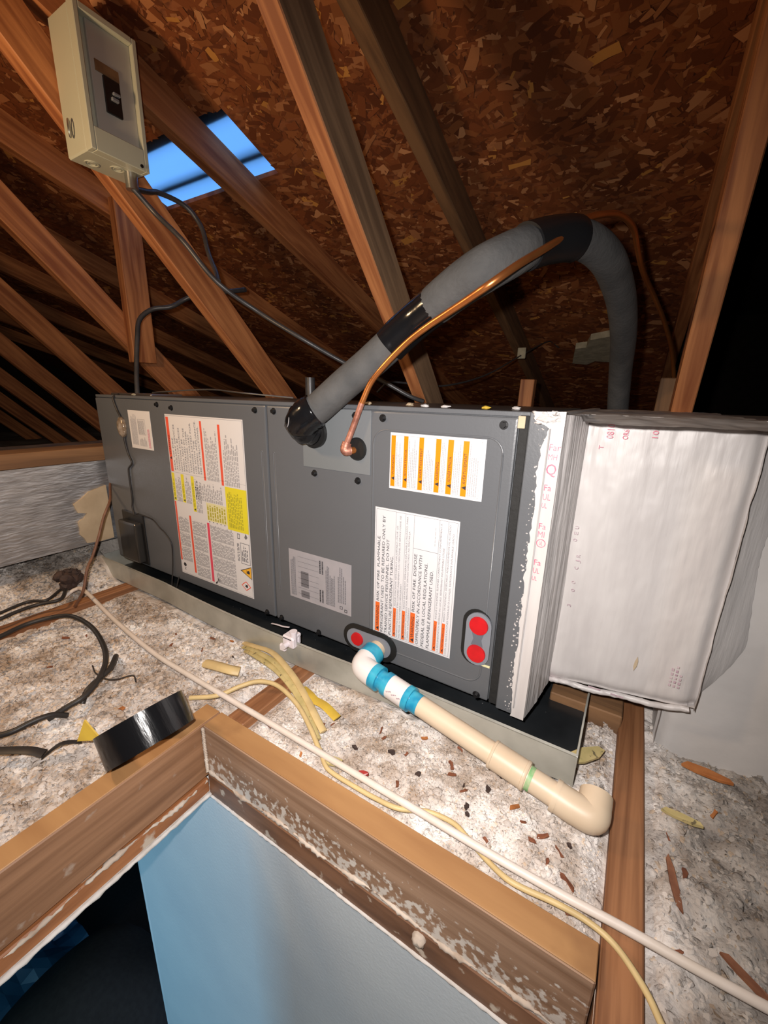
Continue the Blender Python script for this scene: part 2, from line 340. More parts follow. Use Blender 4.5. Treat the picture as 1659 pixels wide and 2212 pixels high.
# ------------------------------------------------------------------ text and print on labels (labels lie in a plane y = const, read upwards)
_tc = {}
def glyphs(s):
    if s not in _tc:
        c = bpy.data.curves.new('t', 'FONT'); c.body = s; c.resolution_u = 2; c.fill_mode = 'FRONT'
        o = bpy.data.objects.new('t', c); me = o.to_mesh()
        V = np.array([v.co[:] for v in me.vertices]); F = [list(p.vertices) for p in me.polygons]
        o.to_mesh_clear(); bpy.data.objects.remove(o); bpy.data.curves.remove(c)
        _tc[s] = (V, F)
    return _tc[s]
class Sheet:
    """print layer over a label with corner x0, z0 and size W, H; s runs left to right, t bottom to top"""
    def __init__(self, x0, z0, W, H, y, skew=0.): self.x0, self.z0, self.W, self.H, self.y = x0, z0, W, H, y; self.layers = {}
    def add(self, key, V, F):
        L = self.layers.setdefault(key, ([], [])); b = len(L[0]); L[0].extend(V); L[1].extend([[i+b for i in f] for f in F])
    def P(self, s, t, dy=0): return (self.x0+s*self.W, self.y-dy, self.z0+t*self.H)
    def rect(self, key, s0, s1, t0, t1, dy=0.): self.add(key, [self.P(s0, t0, dy), self.P(s1, t0, dy), self.P(s1, t1, dy), self.P(s0, t1, dy)], [[0, 1, 2, 3]])
    def poly(self, key, pts, dy=0.): self.add(key, [self.P(s, t, dy) for s, t in pts], [list(range(len(pts)))])
    def text(self, key, st, s0, s1, t0, t1, dy=.00025, up=True):
        """cap height spans s0..s1 (top of the letters at s0), line runs t0..t1"""
        V, F = glyphs(st)
        w = V[:, 0].max()-V[:, 0].min(); mnx = V[:, 0].min(); H = .71
        if up: pts = [self.P(s1-(v[1]/H)*(s1-s0), t0+(v[0]-mnx)/w*(t1-t0), dy) for v in V]
        else: pts = [self.P(s0+(v[0]-mnx)/w*(s1-s0), t0+(v[1]/H)*(t1-t0), dy) for v in V]
        self.add(key, pts, F)
    def micro(self, key, s0, s1, t0, t1, rows, dy=.0002, fill=.55, ragged=.35, wmin=.012, wmax=.05):
        rh = (s1-s0)/rows
        for r in range(rows):
            s = s0+r*rh; t = t0; end = t1-random.random()*ragged*(t1-t0)
            while t < end:
                l = random.uniform(wmin, wmax)*.6; self.rect(key, s, s+rh*fill, t, min(t+l, end), dy); t += l+.006
    def frame(self, key, s0, s1, t0, t1, w=.004, dy=.0002):
        a = self.W/self.H
        self.rect(key, s0, s1, t0, t0+w*a, dy); self.rect(key, s0, s1, t1-w*a, t1, dy)
        self.rect(key, s0, s0+w, t0, t1, dy); self.rect(key, s1-w, s1, t0, t1, dy)
    def tri(self, key, s0, s1, t0, t1, dy=.0003): self.poly(key, [(s1, t0), (s1, t1), (s0, (t0+t1)/2)], dy)
    def build(self, parent, names):
        for key, (V, F) in self.layers.items():
            if key in ('orange', 'orange2', 'redp', 'yellow', 'pink', 'paleyel', 'amber', 'paper', 'paper2', 'beige'):   # each band an object of its own
                for f in F:
                    me = bpy.data.meshes.new(names[key]); me.from_pydata([tuple(V[i]) for i in f], [], [list(range(len(f)))]); me.update()
                    link(names[key], me, M[key], parent)
                continue
            me = bpy.data.meshes.new(names[key]); me.from_pydata([tuple(v) for v in V], [], F); me.update()
            o = link(names[key], me, M[key], parent); o['kind'] = 'stuff'     # lettering too fine to pick apart

# ================================================================== STRUCTURE
C0, SL = .9935, .325                     # underside of the sheathing: z = C0 - SL*y
def rz(y): return C0-SL*y
NR = Vector((0, -SL, -1)).normalized()   # pointing down into the attic
HX0, HX1, HY0, HY1 = -1.62, -1.057, .884, 1.087
XR = .10
bm = bmesh.new()
def slab(x0, x1, y0, y1, th=.012):
    vs = []
    for dz in (0, th):
        vs += [bm.verts.new((x, y, rz(y)+dz)) for x, y in ((x0, y0), (x1, y0), (x1, y1), (x0, y1))]
    for f in ((0, 1, 2, 3), (7, 6, 5, 4), (0, 4, 5, 1), (1, 5, 6, 2), (2, 6, 7, 3), (3, 7, 4, 0)): bm.faces.new([vs[i] for i in f])
slab(-6, HX0, -1.2, 4.6); slab(HX1, XR, -1.2, 4.6); slab(HX0, HX1, -1.2, HY0); slab(HX0, HX1, HY1, 4.6)
bmesh.ops.recalc_face_normals(bm, faces=bm.faces)
ceil = struct(done(bm, 'ceiling', M['osb']))
# wood strands of the board: irregular flakes lying proud of one another
def strands(n, x0, x1, y0, y1, lmin, lmax):
    cx = rng.uniform(x0, x1, n); cy = rng.uniform(y0, y1, n)
    L = rng.uniform(lmin, lmax, n)*rng.choice([.6, 1., 1.], n); W = L*rng.uniform(.22, .6, n); W = np.minimum(W, .03)
    keep = ~((cx > HX0-.02) & (cx < HX1+.026) & (cy > HY0-.008) & (cy < HY1+.026)); cx, cy, L, W = cx[keep], cy[keep], L[keep], W[keep]; n = len(cx)
    th = np.where(rng.random(n) < .6, rng.normal(0, .5, n), rng.uniform(-pi/2, pi/2, n)); h = rng.uniform(.0003, .0022, n)
    ex = np.array([-1, -.1, .95, 1., .1, -.95])[None, :]*rng.uniform(.75, 1.15, (n, 6)); ey = np.array([-.9, -1, -.9, .9, 1, .9])[None, :]*rng.uniform(.6, 1.15, (n, 6))
    ex = ex*L[:, None]/2; ey = ey*W[:, None]/2
    X = cx[:, None]+ex*np.cos(th)[:, None]-ey*np.sin(th)[:, None]; Y = cy[:, None]+ex*np.sin(th)[:, None]+ey*np.cos(th)[:, None]
    Z = rz(Y)-h[:, None]-rng.uniform(0, .0008, (n, 6))
    base = np.array([[.20, .060, .022], [.26, .080, .028], [.33, .115, .040], [.46, .19, .078], [.62, .29, .13], [.62, .28, .07], [.15, .045, .018]])
    pick = rng.choice(7, n, p=[.27, .27, .21, .10, .045, .015, .09])
    c = base[pick]*rng.uniform(.85, 1.15, (n, 1))
    return np.stack([X, Y, Z], -1).reshape(-1, 3), c
va, ca = strands(26000, -2.2, XR-.02, .0, 2.0, .014, .062); vb, cb = strands(14000, -2.6, XR-.02, 2.0, 4.4, .03, .09); vc, cc = strands(6000, -5.0, -2.2, .2, 2.2, .03, .09)
V = np.concatenate([va, vb, vc]); c = np.concatenate([ca, cb, cc]); F = np.arange(len(V)).reshape(-1, 6)[:, ::-1]
st = link('strands', np_mesh('strands', V, F, c), M['strand'], ceil); st['kind'] = 'stuff'
# enclosing shell
box_ = lambda name, a, b, m: struct(box(name, a, b, m, bev=0))
bm = bmesh.new()
slabpts = [(XR, -1.2), (5, -1.2), (5, 4.6), (XR, 4.6)]
a = [bm.verts.new((x, y, rz(y)+1.2)) for x, y in slabpts]; b = [bm.verts.new((x, y, rz(y)+1.25)) for x, y in slabpts]
bm.faces.new(a); bm.faces.new(b[::-1])
for k in range(4): bm.faces.new((a[k], b[k], b[(k+1) % 4], a[(k+1) % 4]))
vs = [bm.verts.new((x, y, rz(y)+dz)) for x in (XR, XR+.02) for y, dz in ((-1.2, 0), (4.6, 0), (4.6, 1.25), (-1.2, 1.25))]
for f in ((0, 1, 2, 3), (7, 6, 5, 4), (0, 4, 5, 1), (1, 5, 6, 2), (2, 6, 7, 3), (3, 7, 4, 0)): bm.faces.new([vs[i] for i in f])
bmesh.ops.recalc_face_normals(bm, faces=bm.faces)
# (the upright above the last truss closes the step between the two roofs)
struct(done(bm, 'ceiling_right', M['felt']))
bm = bmesh.new()
pr = [(-6, -1.2), (5, -1.2), (5, -4.2), (-6, -4.2)]
hz = [rz(-1.2)+1.3, rz(-1.2)+1.3, .4, .4]
a = [bm.verts.new((p[0], p[1], z)) for p, z in zip(pr, hz)]; b = [bm.verts.new((p[0], p[1], z+.05)) for p, z in zip(pr, hz)]
bm.faces.new(a); bm.faces.new(b[::-1])
for k in range(4): bm.faces.new((a[k], b[k], b[(k+1) % 4], a[(k+1) % 4]))
addbox(bm, (-6, -1.22, rz(-1.2)), (XR, -1.2, rz(-1.2)+1.34)); bmesh.ops.recalc_face_normals(bm, faces=bm.faces)
struct(done(bm, 'ceiling_behind', M['felt']))
box_('wall_left', (-6.1, -4.3, -.7), (-6, 4.7, 3.2), M['felt']); box_('wall_right', (5, -4.3, -.7), (5.1, 4.7, 3.2), M['felt'])
box_('wall_back', (-6.1, 4.6, -.7), (5.1, 4.7, 3.2), M['felt']); box_('wall_front', (-6.1, -4.3, -.7), (5.1, -4.2, 3.2), M['felt'])
# attic floor board with the hatch cut out of it
bm = bmesh.new()
HBX0, HBX1, HBY0, HBY1 = -.53, .05, -.36, .325
for a, b in (((-6, -4.2), (HBX0-.001, 4.6)), ((HBX1+.001, -4.2), (5, 4.6)), ((HBX0-.001, HBY1), (HBX1+.001, 4.6)), ((HBX0-.001, -4.2), (HBX1+.001, HBY0))):
    addbox(bm, (a[0], a[1], -.668), (b[0], b[1], -.652))
struct(done(bm, 'floor', M['drywall']))
# room below
wl = bmesh.new(); pr = []
R_ = .05; x0, x1, y0, y1 = -.90, 3.0, .325, .45
prof = [(x1, y0)]+[(x0+R_-R_*sin(k*pi/16), y0+R_-R_*cos(k*pi/16)) for k in range(9)]+[(x0, y1), (x1, y1)]
lo = [wl.verts.new((p[0], p[1], -3.1)) for p in prof]; up = [wl.verts.new((p[0], p[1], -.669)) for p in prof]
for k in range(len(prof)):
    j = (k+1) % len(prof); f = wl.faces.new((lo[k], lo[j], up[j], up[k])); f.smooth = 1 <= k <= 8
wl.faces.new(up); wl.faces.new(lo[::-1]); bmesh.ops.recalc_face_normals(wl, faces=wl.faces)
struct(done(wl, 'wall_below', M['wallpaint']))
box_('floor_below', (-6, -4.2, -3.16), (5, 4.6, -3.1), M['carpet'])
box_('wall_below_back', (-6, 2.2, -3.1), (.0, 2.3, -.669), M['dark']); box_('wall_below_left', (-4.1, -4.2, -3.1), (-4.0, 4.6, -.669), M['dark'])  # near-black colour stands in for the unlit hall
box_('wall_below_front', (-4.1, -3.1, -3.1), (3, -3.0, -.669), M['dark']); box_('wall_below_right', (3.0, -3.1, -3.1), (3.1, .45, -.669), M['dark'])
d = struct(box('light_blocker', (-.775, -.22, -3.1), (.03, -.18, -.72), M['wallpaint'], bev=.003))  # unseen slab added to cut the cool light's edge on the wall
for k, (z0, z1) in enumerate(((-2.95, -2.1), (-1.95, -.95))):
    bm = bmesh.new()
    for a, b in (((-.70, z0), (-.69, z1)), ((-.06, z0), (-.05, z1)), ((-.69, z0), (-.06, z0+.01)), ((-.69, z1-.01), (-.06, z1))):
        addbox(bm, (a[0], -.18, a[1]), (b[0], -.174, b[1]))
    done(bm, 'blocker_moulding', M['wallpaint'], d)

# ================================================================== ROOF TRUSSES
def truss(x, label, web=45., top=None, grey=False, near=False, post=False, extra=None):
    t = empty('roof_truss', label, 'truss', (x, 1.6, -.57), 'roof trusses set two feet apart')
    # bottom chord on its edge, top chord below the sheathing, sloping web between
    if top is None: top = True
    yb0 = .365 if near else -.9
    xb = x+.05 if near else x
    board('bottom_chord', (xb, yb0, -.5755), (xb, 4.0, -.5755), .038, .089, M['joist'], t)
    zc = lambda y: rz(y)-.048
    board('top_chord', (x, -1.1, zc(-1.1)), (x, 4.35, zc(4.35)), .038, .089, M['truss_grey' if grey else 'truss'], t)
    if web:
        k = math.tan(radians(web)); yf = 1.15; zf = -.003 if web == 45. else -.018
        y0 = yf+(zf+.50)/k; z0 = -.50
        yt = (C0-.13-zf-k*yf)/(SL-k)   # meets the underside of the top chord
        wb = board('web', (x, y0, z0), (x, yt, rz(yt)-.12), .038, .089, M['truss'], t)
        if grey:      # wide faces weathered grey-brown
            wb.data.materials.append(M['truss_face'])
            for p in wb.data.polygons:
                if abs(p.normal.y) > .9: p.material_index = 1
    if post: board('post', (x+.042, .975, .10), (x+.042, .975, rz(.975)-.03), .038, .089, M['truss'], t, side=(1, 0, 0))
    return t
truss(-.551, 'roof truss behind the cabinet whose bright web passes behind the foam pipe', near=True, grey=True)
truss(-1.160, 'roof truss carrying the beige breaker box on its web')
truss(-1.750, 'roof truss with an upright post, first one left of the breaker box', post=True)
truss(-2.36, 'roof truss second to the left of the breaker box')
truss(-2.965, 'roof truss third to the left of the breaker box')
truss(-3.57, 'roof truss fourth to the left of the breaker box, half in shadow')
truss(-4.175, 'dim roof truss, the second farthest at the far left')
truss(-4.78, 'dim roof truss, the farthest at the far left')
truss(.071, 'roof truss with a steep reddish web at the right, above the white plenum', web=59.8)

# ================================================================== INSULATION
def hins(x, y):
    z = -.536+.018*fbm(x*9, y*9, 3, 3)+.020*fbm(x*30, y*30, 11, 3)+.011*fbm(x*85, y*85, 23, 3)
    z = z-.010*np.clip((-.62-x)/.2, 0, 1)
    m = np.clip((-1.19-x)/.16, 0, 1); z = z+m*m*(3-2*m)*.085*(.8+.6*vnoise(x*5, y*5, 5))
    m2 = np.exp(-(((x+.12)/.16)**2+((y-.44)/.05)**2)); z = z+.012*m2
    # trough under the drip pan, lower beside bare timbers
    pan = (x > -1.33) & (x < .03) & (y > .55) & (y < 1.3); z = np.where(pan, np.minimum(z, -.545), z)
    for xc, hw, ya, yb in ((.071, .022, -.3, .72), (-1.16, .022, .0, .56), (-.501, .024, .36, .56)):
        d = np.abs(x-xc)-hw; k = np.clip(1-d/np.where((x > xc) & (xc < -1), .09, .02), 0, 1)*((y > ya) & (y < yb)); z = np.where(k > 0, z*(1-k)+np.minimum(z, -.547)*k, z)
    k = np.clip(1-np.abs(y-.362)/.012, 0, 1)*((x > -.57) & (x < .06)); z = z*(1-k)+np.minimum(z, -.532)*k
    return z
def inscol(x, y):
    n1 = fbm(x*14, y*14, 41, 4)+.5; n2 = fbm(x*60, y*60, 51, 3)+.5
    t = np.clip((n1-.38)/.28, 0, 1)*.55+np.clip((n2-.35)/.3, 0, 1)*.45
    c = np.array([.42, .335, .27])[None, :]*(1-t[:, None])+np.array([.87, .83, .80])[None, :]*t[:, None]
    g = np.clip((x-.08)/.08, 0, 1)[:, None]; gc = np.array([.22, .19, .165])[None, :]*(1-t[:, None])+np.array([.50, .46, .42])[None, :]*t[:, None]  # greyer to the right: weaker light put into the colour
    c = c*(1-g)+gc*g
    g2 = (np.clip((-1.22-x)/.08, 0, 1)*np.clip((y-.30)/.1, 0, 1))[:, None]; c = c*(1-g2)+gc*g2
    return c
def grid(xs, ys):
    x, y = np.meshgrid(xs, ys, indexing='ij'); z = hins(x, y); n, m = x.shape
    idx = np.arange(n*m).reshape(n, m)
    F = np.stack([idx[:-1, :-1], idx[1:, :-1], idx[1:, 1:], idx[:-1, 1:]], -1).reshape(-1, 4)
    xm = (x[:-1, :-1]+x[1:, 1:]).ravel()/2; ym = (y[:-1, :-1]+y[1:, 1:]).ravel()/2
    return np.stack([x, y, z], -1).reshape(-1, 3), F, xm, ym
V1, F1, xm, ym = grid(np.arange(-2.0, .95, .0055), np.arange(-.45, 1.0, .0055))
hole = (xm > -.566) & (xm < .052) & (ym < .360) & (ym > -.4); F1 = F1[~hole]
V2, F2, xm, ym = grid(np.arange(-5.95, 4.95, .08), np.arange(-4.1, 4.5, .08)); inn = (xm > -1.95) & (xm < .90) & (ym > -.42) & (ym < .97); F2 = F2[~inn]; V2[:, 2] -= .012
ico = bmesh.new(); bmesh.ops.create_icosphere(ico, subdivisions=2, radius=1.)
iv = np.array([v.co[:] for v in ico.verts]); fi = np.array([[v.index for v in f.verts] for f in ico.faces]); ico.free()
def spots(n, x0, x1, y0, y1):
    x = rng.uniform(x0, x1, n); y = rng.uniform(y0, y1, n)
    ok = ~((x > -.575) & (x < .060) & (y < .367)) & ~((np.abs(x-.071) < .025) & (y < .8)) & ~((np.abs(x+1.16) < .027) & (y < .57)) & ~((np.abs(x+.501) < .028) & (y > .36) & (y < .6)) & ~((y > .53) & (x > -1.305) & (x < .006)) & ~((x < -1.265) & (y < 1.05) & (x > -1.8) & (rng.random(n) < 0))
    return x[ok], y[ok]
def tufts(n, x0, x1, y0, y1, r0, r1):
    x, y = spots(n, x0, x1, y0, y1); n = len(x); r = r0*(r1/r0)**rng.random(n)**1.6
    j = rng.uniform(.8, 1.15, (n, len(iv), 1)); s = rng.uniform(.6, 1.5, (n, 1, 3))*np.array([1, 1, .45])
    P = iv[None]*j*s*r[:, None, None]; a = rng.uniform(0, 2*pi, n); ca_, sa_ = np.cos(a)[:, None], np.sin(a)[:, None]
    X = P[..., 0]*ca_-P[..., 1]*sa_; Y = P[..., 0]*sa_+P[..., 1]*ca_
    Z = P[..., 2]+hins(x, y)[:, None]-(r*.05)[:, None]
    V = np.stack([X+x[:, None], Y+y[:, None], Z], -1).reshape(-1, 3)
    F = (fi[None]+np.arange(n)[:, None, None]*len(iv)).reshape(-1, 3)
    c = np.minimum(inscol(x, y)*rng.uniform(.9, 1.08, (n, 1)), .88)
    return V, F, np.repeat(c, len(iv), 0)
def flakes(n, x0, x1, y0, y1, r0, r1):
    """torn paper flakes, each a bent seven-point scrap at its own tilt"""
    x, y = spots(n, x0, x1, y0, y1); n = len(x); r = r0*(r1/r0)**rng.random(n)**1.3
    ang = np.arange(6)*pi/3; px = np.cos(ang)[None]*rng.uniform(.6, 1.3, (n, 6)); py = np.sin(ang)[None]*rng.uniform(.4, 1., (n, 6))
    px = np.concatenate([np.zeros((n, 1)), px], 1)*r[:, None]; py = np.concatenate([np.zeros((n, 1)), py], 1)*r[:, None]
    pz = np.concatenate([np.full((n, 1), .35), rng.uniform(-.35, .25, (n, 6))], 1)*r[:, None]
    tl = rng.normal(0, .85, n)[:, None]; az = rng.uniform(0, 2*pi, n)[:, None]; sp = rng.uniform(0, 2*pi, n)[:, None]
    X = px*np.cos(sp)-py*np.sin(sp); Y = px*np.sin(sp)+py*np.cos(sp)
    X, Z = X*np.cos(tl)+pz*np.sin(tl), -X*np.sin(tl)+pz*np.cos(tl)
    X, Y = X*np.cos(az)-Y*np.sin(az), X*np.sin(az)+Y*np.cos(az)
    V = np.stack([X+x[:, None], Y+y[:, None], Z+hins(x, y)[:, None]+(r*.3)[:, None]], -1).reshape(-1, 3)
    t = np.array([[0, k+1, (k+1) % 6+1] for k in range(6)]); F = (t[None]+np.arange(n)[:, None, None]*7).reshape(-1, 3)
    jt = rng.uniform(.85, 1.12, (n, 1)); jt[rng.random(n) < .06] *= .62; tint = np.where(rng.random((n, 1)) < .12, np.array([[1., .88, .74]]), 1.)
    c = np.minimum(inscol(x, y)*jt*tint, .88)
    return V, F, np.repeat(c, 7, 0)
vt = [tufts(1500, -.58, .06, .36, .55, .0015, .005), tufts(1300, -1.35, -.56, .02, .55, .002, .008), tufts(800, .09, .75, .1, .75, .002, .007), tufts(500, -2., -1.2, -.1, .9, .004, .012),
      flakes(34000, -.58, .06, .36, .55, .0007, .0028), flakes(52000, -1.35, -.56, .02, .55, .0011, .0056), flakes(24000, .09, .75, .1, .75, .0011, .0050), flakes(6000, -2., -1.2, -.1, .9, .003, .009), flakes(5000, .008, .05, .48, .9, .0011, .005), flakes(22000, -1.5, -.57, -.42, .02, .0013, .006), flakes(12000, .09, .8, -.42, .1, .0013, .006)]
Vq = np.concatenate([V1, V2]); Fq = np.concatenate([F1, F2+len(V1)])
cq = inscol(Vq[:, 0], Vq[:, 1])
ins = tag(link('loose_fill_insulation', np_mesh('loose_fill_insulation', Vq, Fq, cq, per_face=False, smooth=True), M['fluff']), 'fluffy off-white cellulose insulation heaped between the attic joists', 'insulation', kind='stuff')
off = 0; VV, FF, CC = [], [], []
for v, f, c in vt: VV.append(v); FF.append(f+off); CC.append(c); off += len(v)
tf = link('tufts', np_mesh('tufts', np.concatenate(VV), np.concatenate(FF), np.concatenate(CC), per_face=False, smooth=True), M['fluff'], ins); tf['kind'] = 'stuff'

# ================================================================== HATCH FRAME
hf = empty('hatch_frame', 'wooden attic hatch frame with plaster splatter in the foreground', 'hatch', (-.24, .325, -.66))
board('header_board', (-.53, .3425, -.575), (.050, .3425, -.575), .035, .10, M['hatch_plaster'], hf, side=(0, 1, 0))
box('header_cap', (-.527, .3255, -.5255), (.0495, .3595, -.523), M['hatch_top'], hf, .0008, label='planed tan top edge of the header')
board('side_board', (-.548, -.40, -.577), (-.548, .36, -.577), .035, .104, M['hatch_side'], hf, side=(1, 0, 0))
box('side_cap', (-.5645, -.40, -.5255), (-.5315, .359, -.5235), M['hatch_top'], hf, .0008, label='orange planed top edge of the left side board')
board('lower_filler', (.0585, -.40, -.645), (.0585, .324, -.645), .013, .046, M['hatch_side'], hf, side=(1, 0, 0), label='strip below the joist on the right of the hatch')
def bead(name, a, b, r, m, label=None, seed=0, n=70):
    bm = bmesh.new(); a = Vector(a); b = Vector(b)
    n = 160; ph = [random.uniform(0, 6) for _ in range(3)]
    path = [a.lerp(b, k/n)+Vector((0, 0, .003*math.sin(k*.13+ph[0])+.0012*random.uniform(-1, 1))) for k in range(n+1)]
    addtube(bm, path, [r*(.5+.35*math.sin(k*.31+ph[1])+random.uniform(-.25, .3)) for k in range(n+1)], 7, True, .3); return done(bm, name, m, hf, label, smooth=True)
bead('plaster_bead', (-.525, .3245, -.618), (.045, .3245, -.618), .0036, M['plaster'], 'crumbly plaster bead under the header', 1)
bead('plaster_bead', (-.5295, -.39, -.636), (-.5295, .322, -.636), .0044, M['plaster'], 'crumbly plaster bead under the left side board', 2)
board('trim_strip', (-.53, .3305, -.646), (.05, .3305, -.646), .013, .044, M['trim_dark'], hf, side=(0, 1, 0), label='dark stained strip below the header')
board('trim_strip', (-.5355, -.40, -.648), (-.5355, .325, -.648), .013, .028, M['trim'], hf, side=(1, 0, 0), label='orange strip below the left side board')
def edge(name, a, b, r):
    bm = bmesh.new(); a = Vector(a); b = Vector(b); n = 90
    addtube(bm, [a.lerp(b, k/n) for k in range(n+1)], [r*random.uniform(.75, 1.25) for _ in range(n+1)], 6, True, .2); return done(bm, name, M['drywall'], hf, 'white torn drywall paper edge', smooth=True)
edge('drywall_edge', (-.526, .3235, -.6685), (.05, .3235, -.6685), .0026); edge('drywall_edge', (-.5285, -.4, -.6665), (-.5285, .324, -.6665), .0036)
bm = bmesh.new(); bmesh.ops.create_icosphere(bm, subdivisions=3, radius=.0085)
for v in bm.verts: v.co *= random.uniform(.85, 1.12)
bmesh.ops.translate(bm, verts=bm.verts, vec=(-.128, .3225, -.634)); done(bm, 'plaster_lump', M['plaster'], hf, 'pale plaster lump on the header strip', smooth=True)
bm = bmesh.new()
for k in range(26):
    t = k/25; addtube(bm, [Vector((-.5275+random.uniform(-.001, .001), .3225, -.528-.085*t)), Vector((-.524, .3215, -.530-.085*t))], .0028, 6, True, .2)
done(bm, 'caulk_line', M['plaster'], hf, 'dried caulk in the corner of the frame', smooth=True)

# ================================================================== DRIP PAN
pan = empty('drip_pan', 'galvanised drip pan with shade-darkened floor under the grey air handler', 'pan', (-.65, .87, -.529))
def fronty(x): return .538-.013*max(0, 1-((x+.62)/.36)**2)
bm = bmesh.new(); n = 48; xs = [-1.298+1.298*k/n for k in range(n+1)]; rows = []
for x in xs:
    y = fronty(x); q = [(x, y+.002, -.5295), (x, y, -.478), (x, y-.0012, -.4755), (x, y+.0035, -.4750), (x, y+.0038, -.478), (x, y+.0052, -.5285)]
    rows.append([bm.verts.new(p) for p in q])
for i in range(n):
    for k in range(5): bm.faces.new((rows[i][k], rows[i+1][k], rows[i+1][k+1], rows[i][k+1]))
done(bm, 'front_wall', M['galv'], pan, 'dented galvanised front wall')
box('end_wall', (-.0015, .538, -.5295), (.0015, 1.22, -.476), M['galv'], pan, .0004); box('end_wall', (-1.3, .538, -.5295), (-1.297, 1.22, -.474), M['galv'], pan, .0004)
box('back_wall', (-1.298, 1.217, -.5295), (0, 1.22, -.476), M['galv'], pan, .0004)
box('pan_floor', (-1.2965, .5425, -.5295), (-.002, 1.2165, -.5265), M['panfloor'], pan, 0, label='pan floor darkened for shade and reflection')
for x in (-1.05, -.30):
    b = box('support_block', (x-.04, .66, -.5264), (x+.04, 1.05, -.4745), M['black'], None, .004)
    tag(b, 'black support block under the %s end of the air handler' % ('left' if x < -.6 else 'right'), 'block', 'blocks under the air handler')

# ================================================================== AIR HANDLER
ah = empty('air_handler', 'dark grey horizontal air handler cabinet covered in warning labels', 'air handler', (-.67, .83, -.474))
body = box('body', (-1.249, .5775, -.4738), (-.124, 1.10, -.0165), M['cab'], ah, .0025)
box('top_flange', (-1.249, .5730, -.0225), (-.124, .60, -.0155), M['cab'], ah, .001)
pl = box('left_panel', (-1.247, .570, -.4715), (-.6115, .5774, -.0235), M['cab'], ah, .003, seg=2)
pr_ = box('right_panel', (-.6075, .570, -.4715), (-.1385, .5774, -.0235), M['cab'], ah, .003, seg=2)
box('gasket_strip', (-.1372, .5722, -.4735), (-.1245, .5774, -.0200), M['cab_dark'], ah, .001, label='black foam gasket at the right of the panels')
box('end_rail', (-.1243, .569, -.4765), (-.0985, .60, -.0150), M['cab'], ah, .0015)
box('tape_tab', (-.1385, .5690, -.037), (-.129, .5700, -.021), M['beige'], ah, .0003, label='small cream tab at the top of the gasket')
def ridge(pts, parent, name='pressed_ridge', r=.0022):
    bm = bmesh.new(); addtube(bm, [Vector(p) for p in pts], r, 8); done(bm, name, M['cab'], parent, smooth=True)
def rr(x0, x1, z0, z1, r, y):
    out = []
    for cx_, cz_, a0 in ((x1-r, z1-r, 0), (x0+r, z1-r, pi/2), (x0+r, z0+r, pi), (x1-r, z0+r, 3*pi/2)):
        out += [(cx_+r*cos(a0+k*pi/16), y, cz_+r*sin(a0+k*pi/16)) for k in range(9)]
    return out+out[:1]
ridge(rr(-.3655, -.154, -.446, -.052, .024, .5708), pr_, r=.0018); ridge(rr(-.5955, -.5915, -.40, -.11, .0018, .5706), pr_, r=.0013); ridge(rr(-.6285, -.6245, -.40, -.11, .0018, .5706), pl, r=.0013)
def screw(x, z, parent, y=.570):
    bm = bmesh.new(); addcyl(bm, (x, y+.001, z), (0, -1, 0), .0062, .0016, 16); addcyl(bm, (x, y-.0006, z), (0, -1, 0), .0043, .0048, 6, .0038)
    done(bm, 'screw', M['black'], parent)
for x, z in ((-.965, -.033), (-.910, -.0385), (-.639, -.033), (-.636, -.4665)): screw(x, z, pl)
for x, z in ((-.589, -.033), (-.349, -.034), (-.157, -.034), (-.492, -.139), (-.396, -.141), (-.489, -.4665), (-.157, -.4665), (-.592, -.466)): screw(x, z, pr_)
ap = box('access_plate', (-.517, .5684, -.1285), (-.3705, .5700, -.0235), M['cab_light'], pr_, .0004, label='paler grey plate around the refrigerant lines')
for x in (-.538, -.401): screw(x, -.0325, pr_, .5684)
# grommets
cyl('grommet', (-.487, .5684, -.066), (0, -1, 0), .0265, .007, M['rubber'], pr_, 'large black grommet for the suction line', 32)
cyl('grommet', (-.3975, .5684, -.087), (0, -1, 0), .0195, .004, M['rubber'], pr_, 'small black grommet for the copper line', 32, .017)
# drain port and plugged port
p1 = poly_xz('drain_port', stadium(-.366, -.4445, .030, .0285), .567, .003, M['rubber'], pr_, 'black rimmed drain port')
poly_xz('port_plate', stadium(-.367, -.4445, .029, .0195), .5655, .0015, M['grey'], p1)
cyl('red_cap', (-.391, .5655, -.4440), (0, -1, 0), .0132, .0035, M['red'], p1, 'round red plug', 28, .0125)
p2 = poly_xz('drain_port', stadium(-.1665, -.363, .026, .0225, True), .5672, .003, M['rubber'], pr_, 'upright black rimmed port')
poly_xz('port_plate', stadium(-.1625, -.363, .0255, .0200, True), .5640, .0032, M['grey'], p2)
poly_xz('port_web', [(-.172, -.352), (-.153, -.352), (-.156, -.363), (-.153, -.374), (-.172, -.374), (-.169, -.363)], .5636, .0006, M['greyd'], p2)
for z in (-.3385, -.3875):
    c_ = cyl('red_cap', (-.1622, .5640, z), (0, -1, 0), .0150, .003, M['red'], p2, 'round red plug', 28, .0145)
box('tape_tab', (-.158, .5680, -.4095), (-.140, .5700, -.4060), M['paleyel'], pr_, .0003, label='pale yellow scrap below the red plugs')
